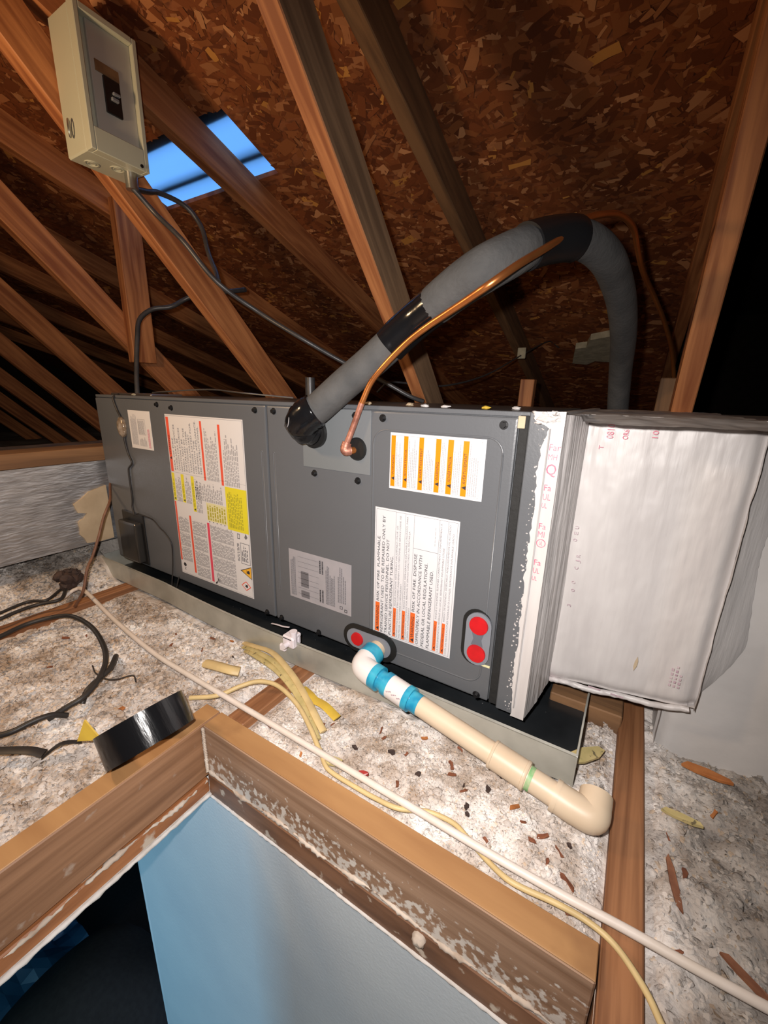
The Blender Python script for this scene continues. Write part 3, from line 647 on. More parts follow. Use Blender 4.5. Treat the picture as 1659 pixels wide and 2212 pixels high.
# breaker cover and plug at the left
bc = box('breaker_cover', (-1.184, .548, -.458), (-1.098, .5697, -.345), M['brkcover'], pl, .006, 'smoked plastic breaker cover', 3)
box('cover_flange', (-1.190, .5655, -.465), (-1.086, .5698, -.322), M['black'], pl, .002, label='black flange behind the breaker cover')
bm = bmesh.new(); bmesh.ops.create_uvsphere(bm, u_segments=20, v_segments=12, radius=1.); bmesh.ops.scale(bm, verts=bm.verts, vec=(.0165, .010, .026))
for v in bm.verts: v.co *= random.uniform(.93, 1.07)
bmesh.ops.translate(bm, verts=bm.verts, vec=(-1.124, .566, -.094)); done(bm, 'conduit_plug', M['clearplug'], pl, 'amber plug of sealant over the wire hole', smooth=True)

# ---- labels
def plate(name, x0, x1, z0, z1, y, m, parent, label, th=.0004): return box(name, (x0, y, z0), (x1, y+th, z1), m, parent, 0, label)
FY = .5696
# instruction label, left panel
l1 = plate('instruction_label', -.9395, -.6765, -.4470, -.0530, FY, M['paper'], pl, 'tall white safety label with red and yellow bands')
s = Sheet(-.9395, -.4470, .263, .394, FY-.0002)
s.rect('redp', .012, .048, .665, .985); s.tri('ink', .018, .042, .735, .755); s.text('ink', 'WARNING', .02, .04, .765, .88)
lines = ['RISK OF FIRE', 'AUXILIARY DEVICES', 'WHICH MAY BE', 'IGNITION SOURCES', 'SHALL NOT BE', 'INSTALLED IN THE', 'DUCTWORK, OTHER', 'THAN AUXILIARY', 'DEVICES LISTED FOR', 'USE WITH THE', 'SPECIFIC APPLIANCE.', 'SEE INSTRUCTIONS.']
for k, q in enumerate(lines):
    a = .068+k*.0333; s.text('inkg', q, a, a+.019, .675, .675+.0158*len(q))
s.rect('redp', .475, .500, .645, .975); s.micro('inkl', .525, .68, .65, .95, 8); s.rect('redp', .70, .728, .635, .965); s.micro('inkl', .75, .93, .64, .93, 9)
s.rect('inkl', .01, .99, .66, .6615); s.frame('inkl', .008, .992, .006, .994, .003)
for a, t0 in ((.004, .482), (.142, .482), (.285, .44)):
    s.rect('yellow', a, a+.042, t0, .655); s.micro('inky', a+.008, a+.036, t0+.03, .63, 2); s.tri('ink', a+.008, a+.034, t0+.006, t0+.022)
    s.micro('inkl', a+.055, a+.135, t0, .65, 4)
s.micro('inkl', .34, .70, .52, .64, 15); s.rect('yellow', .735, .995, .385, .632)
s.micro('inky', .76, .94, .40, .61, 9, ragged=.15); s.rect('paleyel', .47, .735, .405, .515); s.micro('inky', .48, .73, .412, .505, 8, ragged=.1)
for k in range(5): s.rect('ink', .49+k*.05, .502+k*.05, .398, .403)
s.rect('redp', .004, .030, .09, .478); s.rect('redp', .205, .232, .03, .405); s.rect('pink', .455, .487, .015, .39)
for sa, sb in ((.04, .19), (.245, .44), (.50, .80)):
    for ta, tb in ((.095, .19), (.195, .285), (.29, .385)): s.micro('inkl', sa, sb, ta, tb, int((sb-sa)*62), fill=.7, ragged=.12)
s.micro('inkl', .25, .44, .02, .09, 12, fill=.7, ragged=.1); s.micro('inkl', .53, .80, .02, .09, 15, fill=.7, ragged=.1)
s.frame('inkg', .875, .985, .20, .325, .005); s.micro('inkg', .89, .97, .215, .31, 4); s.micro('inkg', .835, .865, .21, .33, 2)
s.frame('inkg', .845, .875, .345, .375, .006); s.poly('inkg', [(.93, .36), (.95, .35), (.97, .365), (.95, .385)])
s.tri('ink', .855, .995, .115, .195, .0001); s.tri('amber', .873, .987, .121, .189, .0002)
s.poly('ink', [(.965, .145), (.972, .155), (.962, .168), (.945, .162), (.925, .166), (.94, .156), (.925, .150), (.945, .147)], .0004)
s.poly('redp', [(.855, .065), (.915, .095), (.975, .065), (.915, .035)], .0001); s.poly('paper', [(.867, .065), (.915, .089), (.963, .065), (.915, .041)], .0002)
s.poly('ink', [(.93, .055), (.937, .065), (.93, .076), (.915, .071), (.898, .074), (.91, .065), (.898, .060), (.915, .057)], .0003)
s.poly('ink', [(.06+.022*cos(k*pi/6), .062+.013*sin(k*pi/6)) for k in range(12)]); s.text('ink', 'Z', .05, .075, .028, .045, up=False)
s.poly('ink', [(.50, .012), (.515, .006), (.55, .032), (.57, .028), (.575, .042), (.56, .040), (.552, .050), (.535, .048), (.538, .036)])
NAMES = {'redp': 'red_band', 'pink': 'pink_band', 'yellow': 'yellow_band', 'paleyel': 'pale_yellow_band', 'ink': 'black_print', 'inkg': 'grey_print', 'inkl': 'fine_print', 'inky': 'olive_print',
         'amber': 'flame_triangle', 'paper': 'diamond_field', 'orange': 'orange_band', 'orange2': 'orange_band', 'paper2': 'white_field', 'faded': 'red_print', 'fadedp': 'faded_print', 'boxd': 'print'}
s.build(l1, NAMES)
# small label top left
l2 = plate('notice_label', -1.0950, -1.0000, -.1430, -.0500, FY, M['paper'], pl, 'small white notice with a faint red line')
s = Sheet(-1.0950, -.1430, .095, .093, FY-.0002)
s.micro('inkl', .08, .36, .1, .92, 9, ragged=.2); s.micro('inkl', .42, .70, .40, .75, 7, ragged=.02, wmin=.05, wmax=.12); s.micro('faded', .82, .92, .05, .55, 2, ragged=.05); s.micro('inkl', .42, .75, .08, .33, 6)
s.frame('inkl', .42, .74, .38, .78, .008); s.build(l2, NAMES)
# orange banded label
l3 = plate('warning_label', -.3335, -.1780, -.1445, -.0550, FY, M['paper2'], pr_, 'white label with six upright orange warning bands')
s = Sheet(-.3335, -.1445, .1555, .0895, FY-.0002)
s.frame('inkl', .012, .965, .04, .955, .003)
bands = [(.014, .063, 'WARNING', .62), (.158, .207, 'ADVERTENCIA', .75), (.329, .380, 'AVERTISSEMENT', .80), (.508, .562, 'WARNING', .58), (.633, .690, 'ADVERTENCIA', .70), (.785, .842, 'AVERTISSEMENT', .78)]
nxt = [.15, .32, .50, .625, .778, .955]
for (a, b_, q, e), n_ in zip(bands, nxt):
    s.rect('orange', a, b_, .04, .955); s.tri('ink', a+.008, b_-.004, .155, .225); s.text('ink', q, a+.013, b_-.012, .25, .25+(e-.25)*.95)
    s.micro('inkl', b_+.012, n_-.004, .06, .92, max(2, int((n_-b_)/.019)), fill=.45, ragged=.4, wmin=.02, wmax=.09)
s.rect('paper2', .862, .955, .70, .955, .0003); s.micro('inkl', .955, .962, .5, .85, 1); s.build(l3, NAMES)
# refrigerant label
l4 = plate('refrigerant_label', -.3590, -.2075, -.4185, -.1800, FY, M['paper2'], pr_, 'tall white flammable refrigerant label with orange warning boxes')
s = Sheet(-.3590, -.4185, .1515, .2385, FY-.0002)
s.frame('inkg', .018, .982, .012, .988, .003)
def ob(a, b_, q, t1=.262):
    s.rect('orange2', a, b_, .018, t1); s.tri('ink', a+.012, b_-.008, .028, .06); s.text('ink', q, a+.012, b_-.010, .066, t1-.03)
ob(.028, .086, 'WARNING')
s.text('ink', 'RISK OF FIRE  FLAMMABLE', .040, .074, .275, .785)
s.text('ink', 'REFRIGERANT USED  TO BE REPAIRED ONLY BY', .100, .136, .022, .945)
s.text('ink', 'TRAINED SERVICE PERSONNEL. DO NOT', .158, .194, .022, .775)
s.text('ink', 'PUNCTURE REFRIGERANT TUBING.', .214, .250, .022, .655)
s.rect('inkg', .018, .982, 0, 0)
for a in (.268, .386, .492, .784, .880): s.rect('inkg', a, a+.003, .012, .988)
ob(.272, .308, 'AVERTISSEMENT', .255); s.text('inkg', "RISQUE D'INCENDIE. RÉFRIGÉRANT INFLAMMABLE UTILISÉ. LES", .283, .301, .272, .89)
s.text('inkg', 'RÉPARATIONS DOIVENT ÊTRE CONFIÉES UNIQUEMENT À DU PERSONNEL DE SERVICE FORMÉ. NE', .317, .336, .022, .965); s.text('inkg', 'PAS PERCER LA TUYAUTERIE DU RÉFRIGÉRANT', .351, .370, .022, .46)
ob(.390, .428, 'ADVERTENCIA', .255); s.text('inkg', 'RIESGO DE INCENDIO. REFRIGERANTE INFLAMABLE UTILIZADO. PARA', .401, .420, .272, .968)
s.text('inkg', 'SER REPARADO ÚNICAMENTE POR PERSONAL DE SERVICIO CAPACITADO. NO PERFORE LA', .433, .451, .022, .865); s.text('inkg', 'TUBERÍA DE REFRIGERANTE', .463, .481, .022, .29)
ob(.497, .556, 'WARNING'); s.text('ink', 'RISK OF FIRE. DISPOSE', .510, .545, .275, .715)
s.text('ink', 'OFPROPERLY IN ACCORDANCE WITH', .572, .608, .022, .712); s.text('ink', 'FEDERAL OR LOCAL REGULATIONS.', .640, .676, .022, .665); s.text('ink', 'FLAMMABLE REFRIGERANT USED.', .708, .744, .022, .620)
s.rect('inkg', .495, .784, .752, .7545); s.micro('inkl', .742, .752, .80, .93, 1, ragged=0)
ob(.788, .825, 'AVERTISSEMENT', .255); s.text('inkg', "RISQUE D'INCENDIE. ÉLIMINER CORRECTEMENT CONFORMÉMENT À", .797, .816, .272, .965); s.text('inkg', 'LA RÉGLEMENTATION FÉDÉRALE OU LOCALE. RÉFRIGÉRANT INFLAMMABLE UTILISÉ', .838, .857, .022, .80)
ob(.884, .921, 'ADVERTENCIA', .255); s.text('inkg', 'RIESGO DE INCENDIO. DESÉCHELO ADECUADAMENTE DE ACUERDO', .893, .912, .272, .965); s.text('inkg', 'CON LAS REGULACIONES FEDERALES O LOCALES. REFRIGERANTE INFLAMABLE USADO', .934, .953, .022, .91)
s.build(l4, NAMES)
# rating plate
l5 = plate('rating_plate', -.5640, -.4085, -.4050, -.3000, FY, M['foilpaper'], pr_, 'silver rating plate with fine grid print')
s = Sheet(-.5640, -.4050, .1555, .105, FY-.0002)
for k in range(26): s.rect('inkl', .15+k*.0133, .152+k*.0133, .03, .96)
for t in (.12, .24, .34, .44, .56, .68, .78, .88): s.rect('inkg', .15, .50, t, t+.006)
s.micro('inkg', .03, .12, .05, .95, 4, wmin=.03, wmax=.09); s.rect('inkg', .2, .33, .28, .60); s.rect('inkg', .2, .34, .06, .2)
s.micro('inkg', .61, .76, .08, .9, 7, fill=.6, wmin=.03, wmax=.1); s.micro('inkg', .80, .93, .2, .92, 5, wmin=.03, wmax=.1)
s.micro('ink', .51, .59, .08, .42, 2, wmin=.02, wmax=.05); s.micro('ink', .51, .59, .66, .95, 2, wmin=.02, wmax=.05)
s.frame('ink', .83, .87, .08, .14, .006); s.frame('ink', .90, .94, .04, .10, .008); s.build(l5, NAMES)

# ================================================================== WIRE ON THE CABINET FACE
sw = tube('control_wire', [(-1.154, .585, -.013), (-1.150, .5675, -.022), (-1.138, .5665, -.051), (-1.122, .5655, -.075), (-1.119, .565, -.125), (-1.113, .566, -.16), (-1.101, .566, -.183), (-1.121, .566, -.200), (-1.124, .566, -.228), (-1.126, .567, -.281), (-1.128, .565, -.305), (-1.118, .562, -.325)], .0024, M['jacket'], seg=8)
tag(sw, 'thin black wire taped down the left end of the air handler', 'wire')
w2 = tube('control_wire', [(-1.10, .562, -.318), (-1.06, .566, -.322), (-1.037, .567, -.327), (-1.012, .567, -.343), (-.993, .567, -.352), (-.971, .567, -.373), (-.970, .567, -.402), (-.975, .565, -.45), (-.972, .555, -.50), (-.955, .553, -.502), (-.945, .562, -.46)], .0016, M['jacket'], seg=8)
tag(w2, 'thin black wire looping from the breaker cover into the drip pan', 'wire')

# ================================================================== SUCTION LINE (foam insulated) AND COPPER LIQUID LINE
sl = empty('suction_line', 'thick grey foam-insulated suction line arching over the air handler', 'pipe', (-.487, .56, -.066))
SP = [(-.491, .548, -.055), (-.485, .532, -.041), (-.456, .543, -.021), (-.414, .557, .016), (-.373, .568, .049), (-.333, .579, .084), (-.302, .581, .107), (-.266, .572, .125), (-.226, .560, .143), (-.194, .553, .155), (-.169, .580, .175), (-.144, .634, .200), (-.124, .667, .210), (-.104, .711, .215), (-.085, .769, .209), (-.074, .845, .197), (-.064, .939, .171), (-.059, 1.049, .129), (-.060, 1.163, .072), (-.056, 1.246, -.013), (-.050, 1.295, -.099), (-.05, 1.33, -.50)]
def seg_(a, b): return SP[a:b+1]
tube('foam_sleeve', [(-.470, .536, -.032)]+seg_(2, 5)+[(-.318, .580, .096)], .0250, M['foam'], sl, 'lower foam sleeve', 24)
tube('foam_sleeve', [(-.280, .577, .117)]+seg_(7, 10)+[(-.158, .606, .189)], [.0255, .027, .0275, .0275, .0265, .0245], M['foam'], sl, 'middle foam sleeve', 24)
tube('foam_sleeve', [(-.134, .652, .206)]+seg_(12, 21), .0245, M['foam'], sl, 'far foam sleeve dropping behind the plenum', 24)
tube('tape_band', [(-.345, .577, .073), (-.333, .579, .084), (-.302, .581, .107), (-.268, .573, .124)], .0268, M['blackg'], sl, 'glossy black tape over the lower joint', 32)
tube('tape_band', [(-.160, .600, .186), (-.144, .634, .200), (-.124, .667, .210), (-.118, .678, .2115)], .0280, M['black'], sl, 'matt black tape at the bend', 28)
bm = bmesh.new(); addtube(bm, smoothpath([(-.489, .566, -.066), (-.492, .552, -.062), (-.490, .536, -.050), (-.474, .534, -.035), (-.462, .540, -.026)], 6), [.022]*6+[.025]*6+[.0285]*6+[.0285]*7, 22, True, .035)
done(bm, 'elbow_wrap', M['blackg'], sl, 'crumpled black tape around the elbow', smooth=True)
bm = bmesh.new(); addtube(bm, smoothpath([(-.505, .527, -.030), (-.490, .508, -.036), (-.492, .506, -.052), (-.513, .520, -.055)], 4), .0006, 5); done(bm, 'tape_edge', M['inkl'], sl, 'pale tape edge', smooth=True)

ll = empty('liquid_line', 'bare copper liquid line running beside the grey foam pipe', 'pipe', (-.4, .57, -.088))
CP = [(-.411, .556, -.081), (-.399, .558, -.0525), (-.382, .559, -.0117), (-.365, .560, .0206), (-.339, .561, .0472), (-.305, .559, .074), (-.273, .552, .091), (-.240, .544, .105), (-.207, .532, .117), (-.175, .522, .130), (-.152, .545, .1525), (-.131, .597, .183), (-.121, .640, .207), (-.113, .700, .240), (-.097, .755, .262), (-.079, .820, .279), (-.063, .891, .281), (-.054, .951, .263), (-.042, 1.024, .242), (-.016, 1.127, .214), (.012, 1.229, .177), (.041, 1.337, .121), (.067, 1.431, .027), (.086, 1.481, -.076), (.095, 1.50, -.5)]
tube('copper_tube', CP[2:], .0048, M['copper'], ll, None, 12)
tube('scorched_end', CP[:3], .0050, M['copper_burnt'], ll, 'heat darkened lower end', 12)
tube('stub', [(-.398, .572, -.088), (-.402, .566, -.089), (-.409, .555, -.090)], .0062, M['copper'], ll, 'bright copper stub out of the grommet', 14)
tube('elbow_fitting', [(-.404, .560, -.0893), (-.4095, .5535, -.0893), (-.411, .5545, -.084), (-.409, .5565, -.076)], .0080, M['copper_burnt'], ll, 'scorched copper elbow', 16, wob=.05)

# ================================================================== DRAIN PIPE
dr = empty('drain_pipe', 'cream PVC drain pipe with white elbow and blue primer sloping to the joist', 'pipe', (-.346, .52, -.45))
A = Vector((-.346, .570, -.448)); B = Vector((-.346, .511, -.453)); E_ = Vector((.026, .472, -.498)); D = (E_-B).normalized()
def pt(d): return B+D*d
tube('stub_pipe', [A+Vector((0, .004, 0)), A.lerp(B, .45)], .0160, M['pvc'], dr, 'cream stub out of the port', 20, sm=False)
tube('primer_ring', [A.lerp(B, .30), A.lerp(B, .66)], .0214, M['primer'], dr, 'blue primer on the elbow socket', 22, sm=False)
tube('elbow', [A.lerp(B, .38), A.lerp(B, .75), B.lerp(A, .06)+D*.004, pt(.020), pt(.040)], .0205, M['pvcw'], dr, 'white PVC elbow', 24, 8)
tube('primer_ring', [pt(.030), pt(.044)], .0212, M['primer'], dr, 'blue primer at the elbow outlet', 22, sm=False)
tube('primer_ring', [pt(.040), pt(.058)], .0165, M['primer'], dr, 'blue primed pipe between fittings', 22, sm=False)
tube('primer_ring', [pt(.056), pt(.066)], .0198, M['primer'], dr, 'blue primer on the coupling mouth', 22, sm=False)
tube('coupling', [pt(.060), pt(.104)], .0192, M['pvcw'], dr, 'white coupling with printed marks', 24, sm=False)
tube('primer_ring', [pt(.098), pt(.108)], .0200, M['primer'], dr, 'blue primer on the far coupling mouth', 22, sm=False)
tube('primer_ring', [pt(.106), pt(.124)], .0162, M['primer'], dr, 'blue primer smeared on the pipe', 22, sm=False)
tube('pipe', [pt(.118), pt(.255)], .0157, M['pvc'], dr, None, 24, sm=False)
tube('coupling', [pt(.246), pt(.2465), pt(.2495), pt(.250), pt(.292), pt(.2925), pt(.2965), pt(.297)], [.0193, .0198, .0198, .0191, .0191, .0198, .0198, .0193], M['pvc'], dr, 'cream coupling near the joist', 24, sm=False)
tube('green_mark', [pt(.298), pt(.304)], .0161, M['green'], dr, 'green ink mark', 22, sm=False)
tube('pipe', [pt(.290), pt(.345)], .0157, M['pvc'], dr, 'grimy last length of pipe', 24, sm=False)
q = pt(.376)
tube('elbow_collar', [pt(.332), pt(.338)], .0203, M['pvc'], dr, None, 24, sm=False)
tube('elbow', [pt(.336), pt(.358), q+Vector((.002, .003, .001)), q+Vector((.004, .018, .006)), q+Vector((.004, .030, .010))], .0195, M['pvc'], dr, 'cream end elbow turned towards the pan', 24, 8)
bm = bmesh.new()
for k in range(8): addbox(bm, tuple(pt(.072+.0035*k)+Vector((-.004, -.0190, .004+.002*(k % 3)))), tuple(pt(.0735+.0035*k)+Vector((-.003, -.0186, .0065+.002*(k % 3)))))
done(bm, 'moulded_marks', M['fadedp'], dr)

# ================================================================== FLOAT SWITCH ON THE PAN RIM
fs = empty('float_switch', 'small white plastic float switch clamped on the drip pan rim', 'switch', (-.523, .533, -.478))
box('clamp', (-.537, .515, -.484), (-.508, .523, -.462), M['clip'], fs, .002); box('clamp_bridge', (-.537, .515, -.468), (-.511, .542, -.460), M['clip'], fs, .002)
box('inner_jaw', (-.534, .534, -.484), (-.512, .542, -.464), M['clip'], fs, .002)
cyl('thumb_screw', (-.523, .515, -.476), (0, -1, 0), .0055, .012, M['clip'], fs, seg=14); cyl('guide_tube', (-.514, .523, -.482), (0, 0, 1), .006, .030, M['clip'], fs, seg=16)
box('foot', (-.546, .513, -.498), (-.530, .522, -.482), M['clip'], fs, .003); cyl('top_cap', (-.514, .523, -.452), (0, 0, 1), .0075, .004, M['clip'], fs, seg=16)
zt = tube('zip_tie', [(-.605, .552, -.476), (-.585, .548, -.470), (-.565, .545, -.466), (-.548, .546, -.463)], .0022, M['clip'], seg=6, flat=.4); tag(zt, 'white plastic strap end lying from the pan rim to the cabinet', 'strap')

# ================================================================== WHITE PLENUM AND TRUNK DUCT (RIGHT)
pm = empty('supply_plenum', 'white mastic-coated supply plenum joined to the right end of the air handler', 'duct', (.03, .86, -.44))
# flange against the cabinet end: brush-painted front strip with a ragged left edge
Lz = [(-.117, -.0145), (-.1165, -.022), (-.116, -.026), (-.109, -.029), (-.103, -.031), (-.099, -.035), (-.101, -.043), (-.105, -.062), (-.106, -.086), (-.105, -.117), (-.103, -.156), (-.105, -.196), (-.105, -.238), (-.104, -.282), (-.103, -.335), (-.103, -.39), (-.101, -.44), (-.100, -.4765)]
pts = []
for (xa, za), (xb, zb) in zip(Lz[:-1], Lz[1:]):
    k = max(2, int(abs(zb-za)/.006))
    for i in range(k): t = i/k; pts.append((xa+(xb-xa)*t+random.uniform(-.0018, .0018), za+(zb-za)*t))
pts.append((-.100, -.4765))
fl = poly_xz('flange_strip', pts+[(-.080, -.4765), (-.080, -.0135)], .5655, .0040, M['mastic'], pm, 'white brushed strip along the cabinet end')
bm = bmesh.new()
for k in range(110):
    z = -.03-.44*random.random(); x = -.1055+random.uniform(-.006, .004); r_ = random.uniform(.0005, .0016)
    addcyl(bm, (x, .5690, z), (0, -1, 0), r_, .0012, 7, r_*.5)
done(bm, 'mastic_spatter', M['mastic'], pm)['kind'] = 'stuff'
bm = bmesh.new()
for k in range(34):
    bmesh.ops.create_icosphere(bm, subdivisions=2, radius=random.uniform(.002, .0045), matrix=Matrix.Translation((random.uniform(-.114, -.088), random.uniform(.564, .570), random.uniform(-.028, -.015))) @ Matrix.Rotation(random.uniform(-.5, .5), 4, 'Y') @ Matrix.Diagonal((2.2, .6, .75, 1)))
for v in bm.verts: v.co += Vector((random.uniform(-1, 1), random.uniform(-1, 1), random.uniform(-1, 1)))*.0009
done(bm, 'mastic_blob', M['mastic'], pm, 'torn lump of mastic at the upper corner', smooth=True)
tube('edge_seam', [(-.0965, .5650, -.035), (-.0962, .5650, -.2), (-.0965, .5650, -.46)], .0013, M['mastic2'], pm, 'bluish seam line', 6)
# flange end face sloping back to the plenum, brushed in vertical strokes
grid_plate('flange_side', (-.081, .567, -.4770), (.020, .094, .024), (.0, .0, .460), 24, 120, lambda u, v: .004*fbm(u*9, v*5, 3, 3)+.003*np.sin(u*pi), M['mastic2'], pm, 'grey brush-stroked mastic between flange and plenum', -.0245)
f_ = grid_plate('front_face', (-.062, .660, -.4545), (.197, .0, .027), (.0, .0, .4365), 90, 150, lambda u, v: .005*fbm(u*4, v*6, 8, 4)+.0015*fbm(u*22, v*9, 9, 3)-.010*np.exp(-((1-u)/.05)**2)-.008*np.exp(-((v)/.025)**2)-.008*np.exp(-((1-v)/.02)**2), M['mastic'], pm, 'broad white front face', -.0270)
grid_plate('bottom_face', (-.062, 1.15, -.4560), (.197, .0, .027), (.0, -.484, .0035), 60, 60, lambda u, v: .004*fbm(u*6, v*9, 4, 3), M['mastic'], pm)
grid_plate('top_face', (-.085, .568, -.0175), (.212, .0, .0), (.0, .58, .0), 60, 80, lambda u, v: .004*fbm(u*8, v*14, 6, 3)-.008*np.clip((.17-v)/.17, 0, 1)*(u > .1), M['trunk'], pm, 'dusty top')
grid_plate('end_face', (.1345, .664, -.43), (.0, .05, .0), (.0, .0, .412), 6, 60, lambda u, v: .003*fbm(u*4, v*12, 7, 3), M['mastic'], pm)
box('core', (-.0575, .69, -.436), (.118, 1.14, -.026), M['trunk'], pm, .004)
box('flange_board', (-.0985, .5695, -.4765), (-.0835, 1.10, -.0150), M['trunk'], pm, .002)
for k in range(5):   # lip of mastic along the lower edge
    pass
tube('edge_lip', [(-.062, .662, -.4545), (-.03, .660, -.449), (.002, .659, -.4475), (.04, .660, -.441), (.088, .661, -.437), (.128, .664, -.4285)], .0045, M['mastic'], pm, 'thick lower edge bead', 8, wob=.12)
# print that shows through the paint
s = Sheet(-.0975, -.4765, .017, .463, .5652)
def fp_(st, z, h=.0085, w=.0135, x=.08, key='faded'): s.text(key, st, x, x+w/.017, (z+.4765)/.463, (z+.4765+h)/.463, .0001, up=False)
for st, z, w_, h_ in (('Far', -.062, .014, .0085), ('MH', -.074, .011, .0075), ('Fa', -.115, .009, .0085), ('UL', -.1275, .0095, .0085), ('UL', -.1385, .0065, .007), ('Fa', -.168, .009, .0085), ('MI', -.1795, .0085, .0085), ('Fa', -.2205, .009, .0085), ('UL', -.2325, .0085, .008), ('UL', -.2435, .0065, .0065)):
    fp_(st, z, h_, w_, .18)
fp_('Q', -.0935, .0145, .0125, .15)
s.build(fl, {'faded': 'red_print'})
s = Sheet(-.0975, -.4765, .017, .463, .5651)
cx_, cz_ = .5, (-.188+.4765)/.463
for k in range(20):
    a0, a1 = 2*pi*k/20, 2*pi*(k+1)/20
    s.poly('faded', [(cx_+.36*cos(a0), cz_+.0130*sin(a0)), (cx_+.36*cos(a1), cz_+.0130*sin(a1)), (cx_+.30*cos(a1), cz_+.0108*sin(a1)), (cx_+.30*cos(a0), cz_+.0108*sin(a0))])
s.text('faded', 'UL', .36, .62, cz_-.006, cz_+.007, .0001, up=False)
s.build(fl, {'faded': 'ringed_mark'})
s = Sheet(-.062, -.4545, .197, .4365, .6520)
for st, sx, tz, h_, l_ in (('0810', .125, .930, .045, .044), ('OR6', .225, .930, .035, .030), ('10', .395, .940, .035, .022), ('T', .09, .895, .03, .012)): s.text('faded', st, sx, sx+h_, tz, tz+l_, 0)
for k, (sx, tz) in enumerate(((.02, .62), (.02, .60), (.02, .575), (.06, .52), (.06, .50), (.06, .475), (.055, .42), (.06, .39), (.05, .33))): s.text('fadedp', 'UE0RJC003'[k], sx, sx+.028, tz, tz+.010, 0)
s.micro('fadedp', .80, .88, .14, .22, 3, dy=0, wmin=.01, wmax=.02); s.micro('fadedp', .30, .62, .035, .045, 2, dy=0, wmin=.008, wmax=.02)
s.poly('beige', [(.575, .155), (.590, .175), (.592, .195), (.583, .212), (.572, .192), (.568, .172)])
s.build(f_, {'faded': 'red_print', 'fadedp': 'faded_print', 'beige': 'tear_mark'})
# trunk duct behind
td = empty('trunk_duct', 'large grey-white trunk duct running behind the plenum down to the insulation', 'duct', (.6, .95, -.53))
grid_plate('front_face', (.102, .705, -.545), (1.3, .0, .0), (.0, .0, .525), 160, 90, lambda u, v: .004*fbm(u*14, v*6, 12, 4)-.02*np.exp(-(u/.006)**2), M['trunk'], td, 'brushed grey-white face')
grid_plate('left_face', (.104, 1.2, -.545), (.0, -.49, .0), (.0, .0, .525), 20, 40, lambda u, v: .003*fbm(u*5, v*9, 13, 3), M['trunk'], td)
box('core', (.108, .711, -.55), (1.402, 1.25, -.022), M['trunk'], td, .004)
bm = bmesh.new(); n = 60; rows = []
for i in range(n+1):
    z = -.432+.412*i/n; x = .133; a = []
    for k in range(9):
        t = k/8; u_ = .006*math.sin(i*.13)+.0006*random.uniform(-1, 1)
        tp = min(1, (i+1)/16, (n-i+1)/10)**.6; a.append(bm.verts.new((.126+t*(.046+u_)*tp, .668+.0335*(t**.45), z)))
    rows.append(a)
for i in range(n):
    for k in range(8): bm.faces.new((rows[i][k], rows[i][k+1], rows[i+1][k+1], rows[i+1][k]))
done(bm, 'mastic_fillet', M['fillet'], td, 'smeared fillet where the plenum meets the trunk', smooth=True)

# ================================================================== FOIL RETURN DUCT (LEFT)
fd = empty('return_duct', 'silver foil-faced return duct at the left end of the air handler', 'duct', (-1.5, .5, -.5))
grid_plate('foil_face', (-1.27, -.4, -.425), (.0, 1.0, .0), (.0, .0, .231), 110, 40, lambda u, v: .004*fbm(u*9, v*5, 21, 4), M['foil'], fd, 'wrinkled silver foil side')
box('duct_board', (-1.80, -.4, -.425), (-1.274, 1.05, -.196), M['foil'], fd, .003)
pp = [(.571, -.264), (.548, -.270), (.525, -.275), (.505, -.290), (.485, -.303), (.488, -.318), (.492, -.328), (.51, -.333), (.508, -.340), (.502, -.347), (.495, -.348), (.488, -.354), (.489, -.372), (.487, -.389), (.494, -.402), (.501, -.417), (.535, -.421), (.57, -.42)]
bm = bmesh.new(); a = [bm.verts.new((-1.2635, y+random.uniform(-.002, .002), z)) for y, z in pp]; b = [bm.verts.new((-1.272, y, z)) for y, z in pp]
bm.faces.new(a)
for k in range(len(pp)): bm.faces.new((a[k], b[k], b[(k+1) % len(pp)], a[(k+1) % len(pp)]))
bmesh.ops.recalc_face_normals(bm, faces=bm.faces); done(bm, 'mastic_patch', M['beige'], fd, 'beige mastic patch beside the cabinet')
fb = board('flat_beam', (-1.315, -.4, -.1755), (-1.315, 1.3, -.1755), .089, .038, M['truss_grey']); tag(fb, 'flat brown timber lying along the top of the silver duct', 'timber')

# ================================================================== BREAKER BOX
bx = empty('breaker_box', 'beige metal breaker box mounted on the truss at upper left', 'breaker box', (-1.139, .603, .59))
X0, X1, Y0, Y1, Z0, Z1 = -1.1395, -1.048, .543, .663, .470, .708
box('enclosure', (X0, Y0, Z0), (X1-.012, Y1, Z1), M['box'], bx, .003)
bm = bmesh.new()
for a, b in (((Y0, Z0), (Y0+.010, Z1)), ((Y1-.010, Z0), (Y1, Z1)), ((Y0+.010, Z1-.012), (Y1-.010, Z1)), ((Y0+.010, Z0), (Y1-.010, Z0+.042))): addbox(bm, (X1-.014, a[0], a[1]), (X1+.008, b[0], b[1]), .0015)
done(bm, 'cover_frame', M['box'], bx)
df = box('dead_front', (X1-.012, Y0+.026, Z0+.044), (X1-.004, Y1-.010, Z1-.012), M['boxd'], bx, .001, 'recessed grey inner panel')
box('breaker', (X1-.006, Y0+.046, Z0+.083), (X1+.001, Y0+.078, Z0+.145), M['black'], df, .001, 'black breaker'); box('breaker_label', (X1-.006, Y0+.034, Z0+.147), (X1-.002, Y0+.080, Z0+.166), M['bronze'], df, .0005, 'brown strip above the breaker')
box('toggle', (X1, Y0+.056, Z0+.106), (X1+.007, Y0+.070, Z0+.112), M['grey'], df, .001); box('toggle', (X1, Y0+.060, Z0+.117), (X1+.007, Y0+.074, Z0+.122), M['grey'], df, .001)
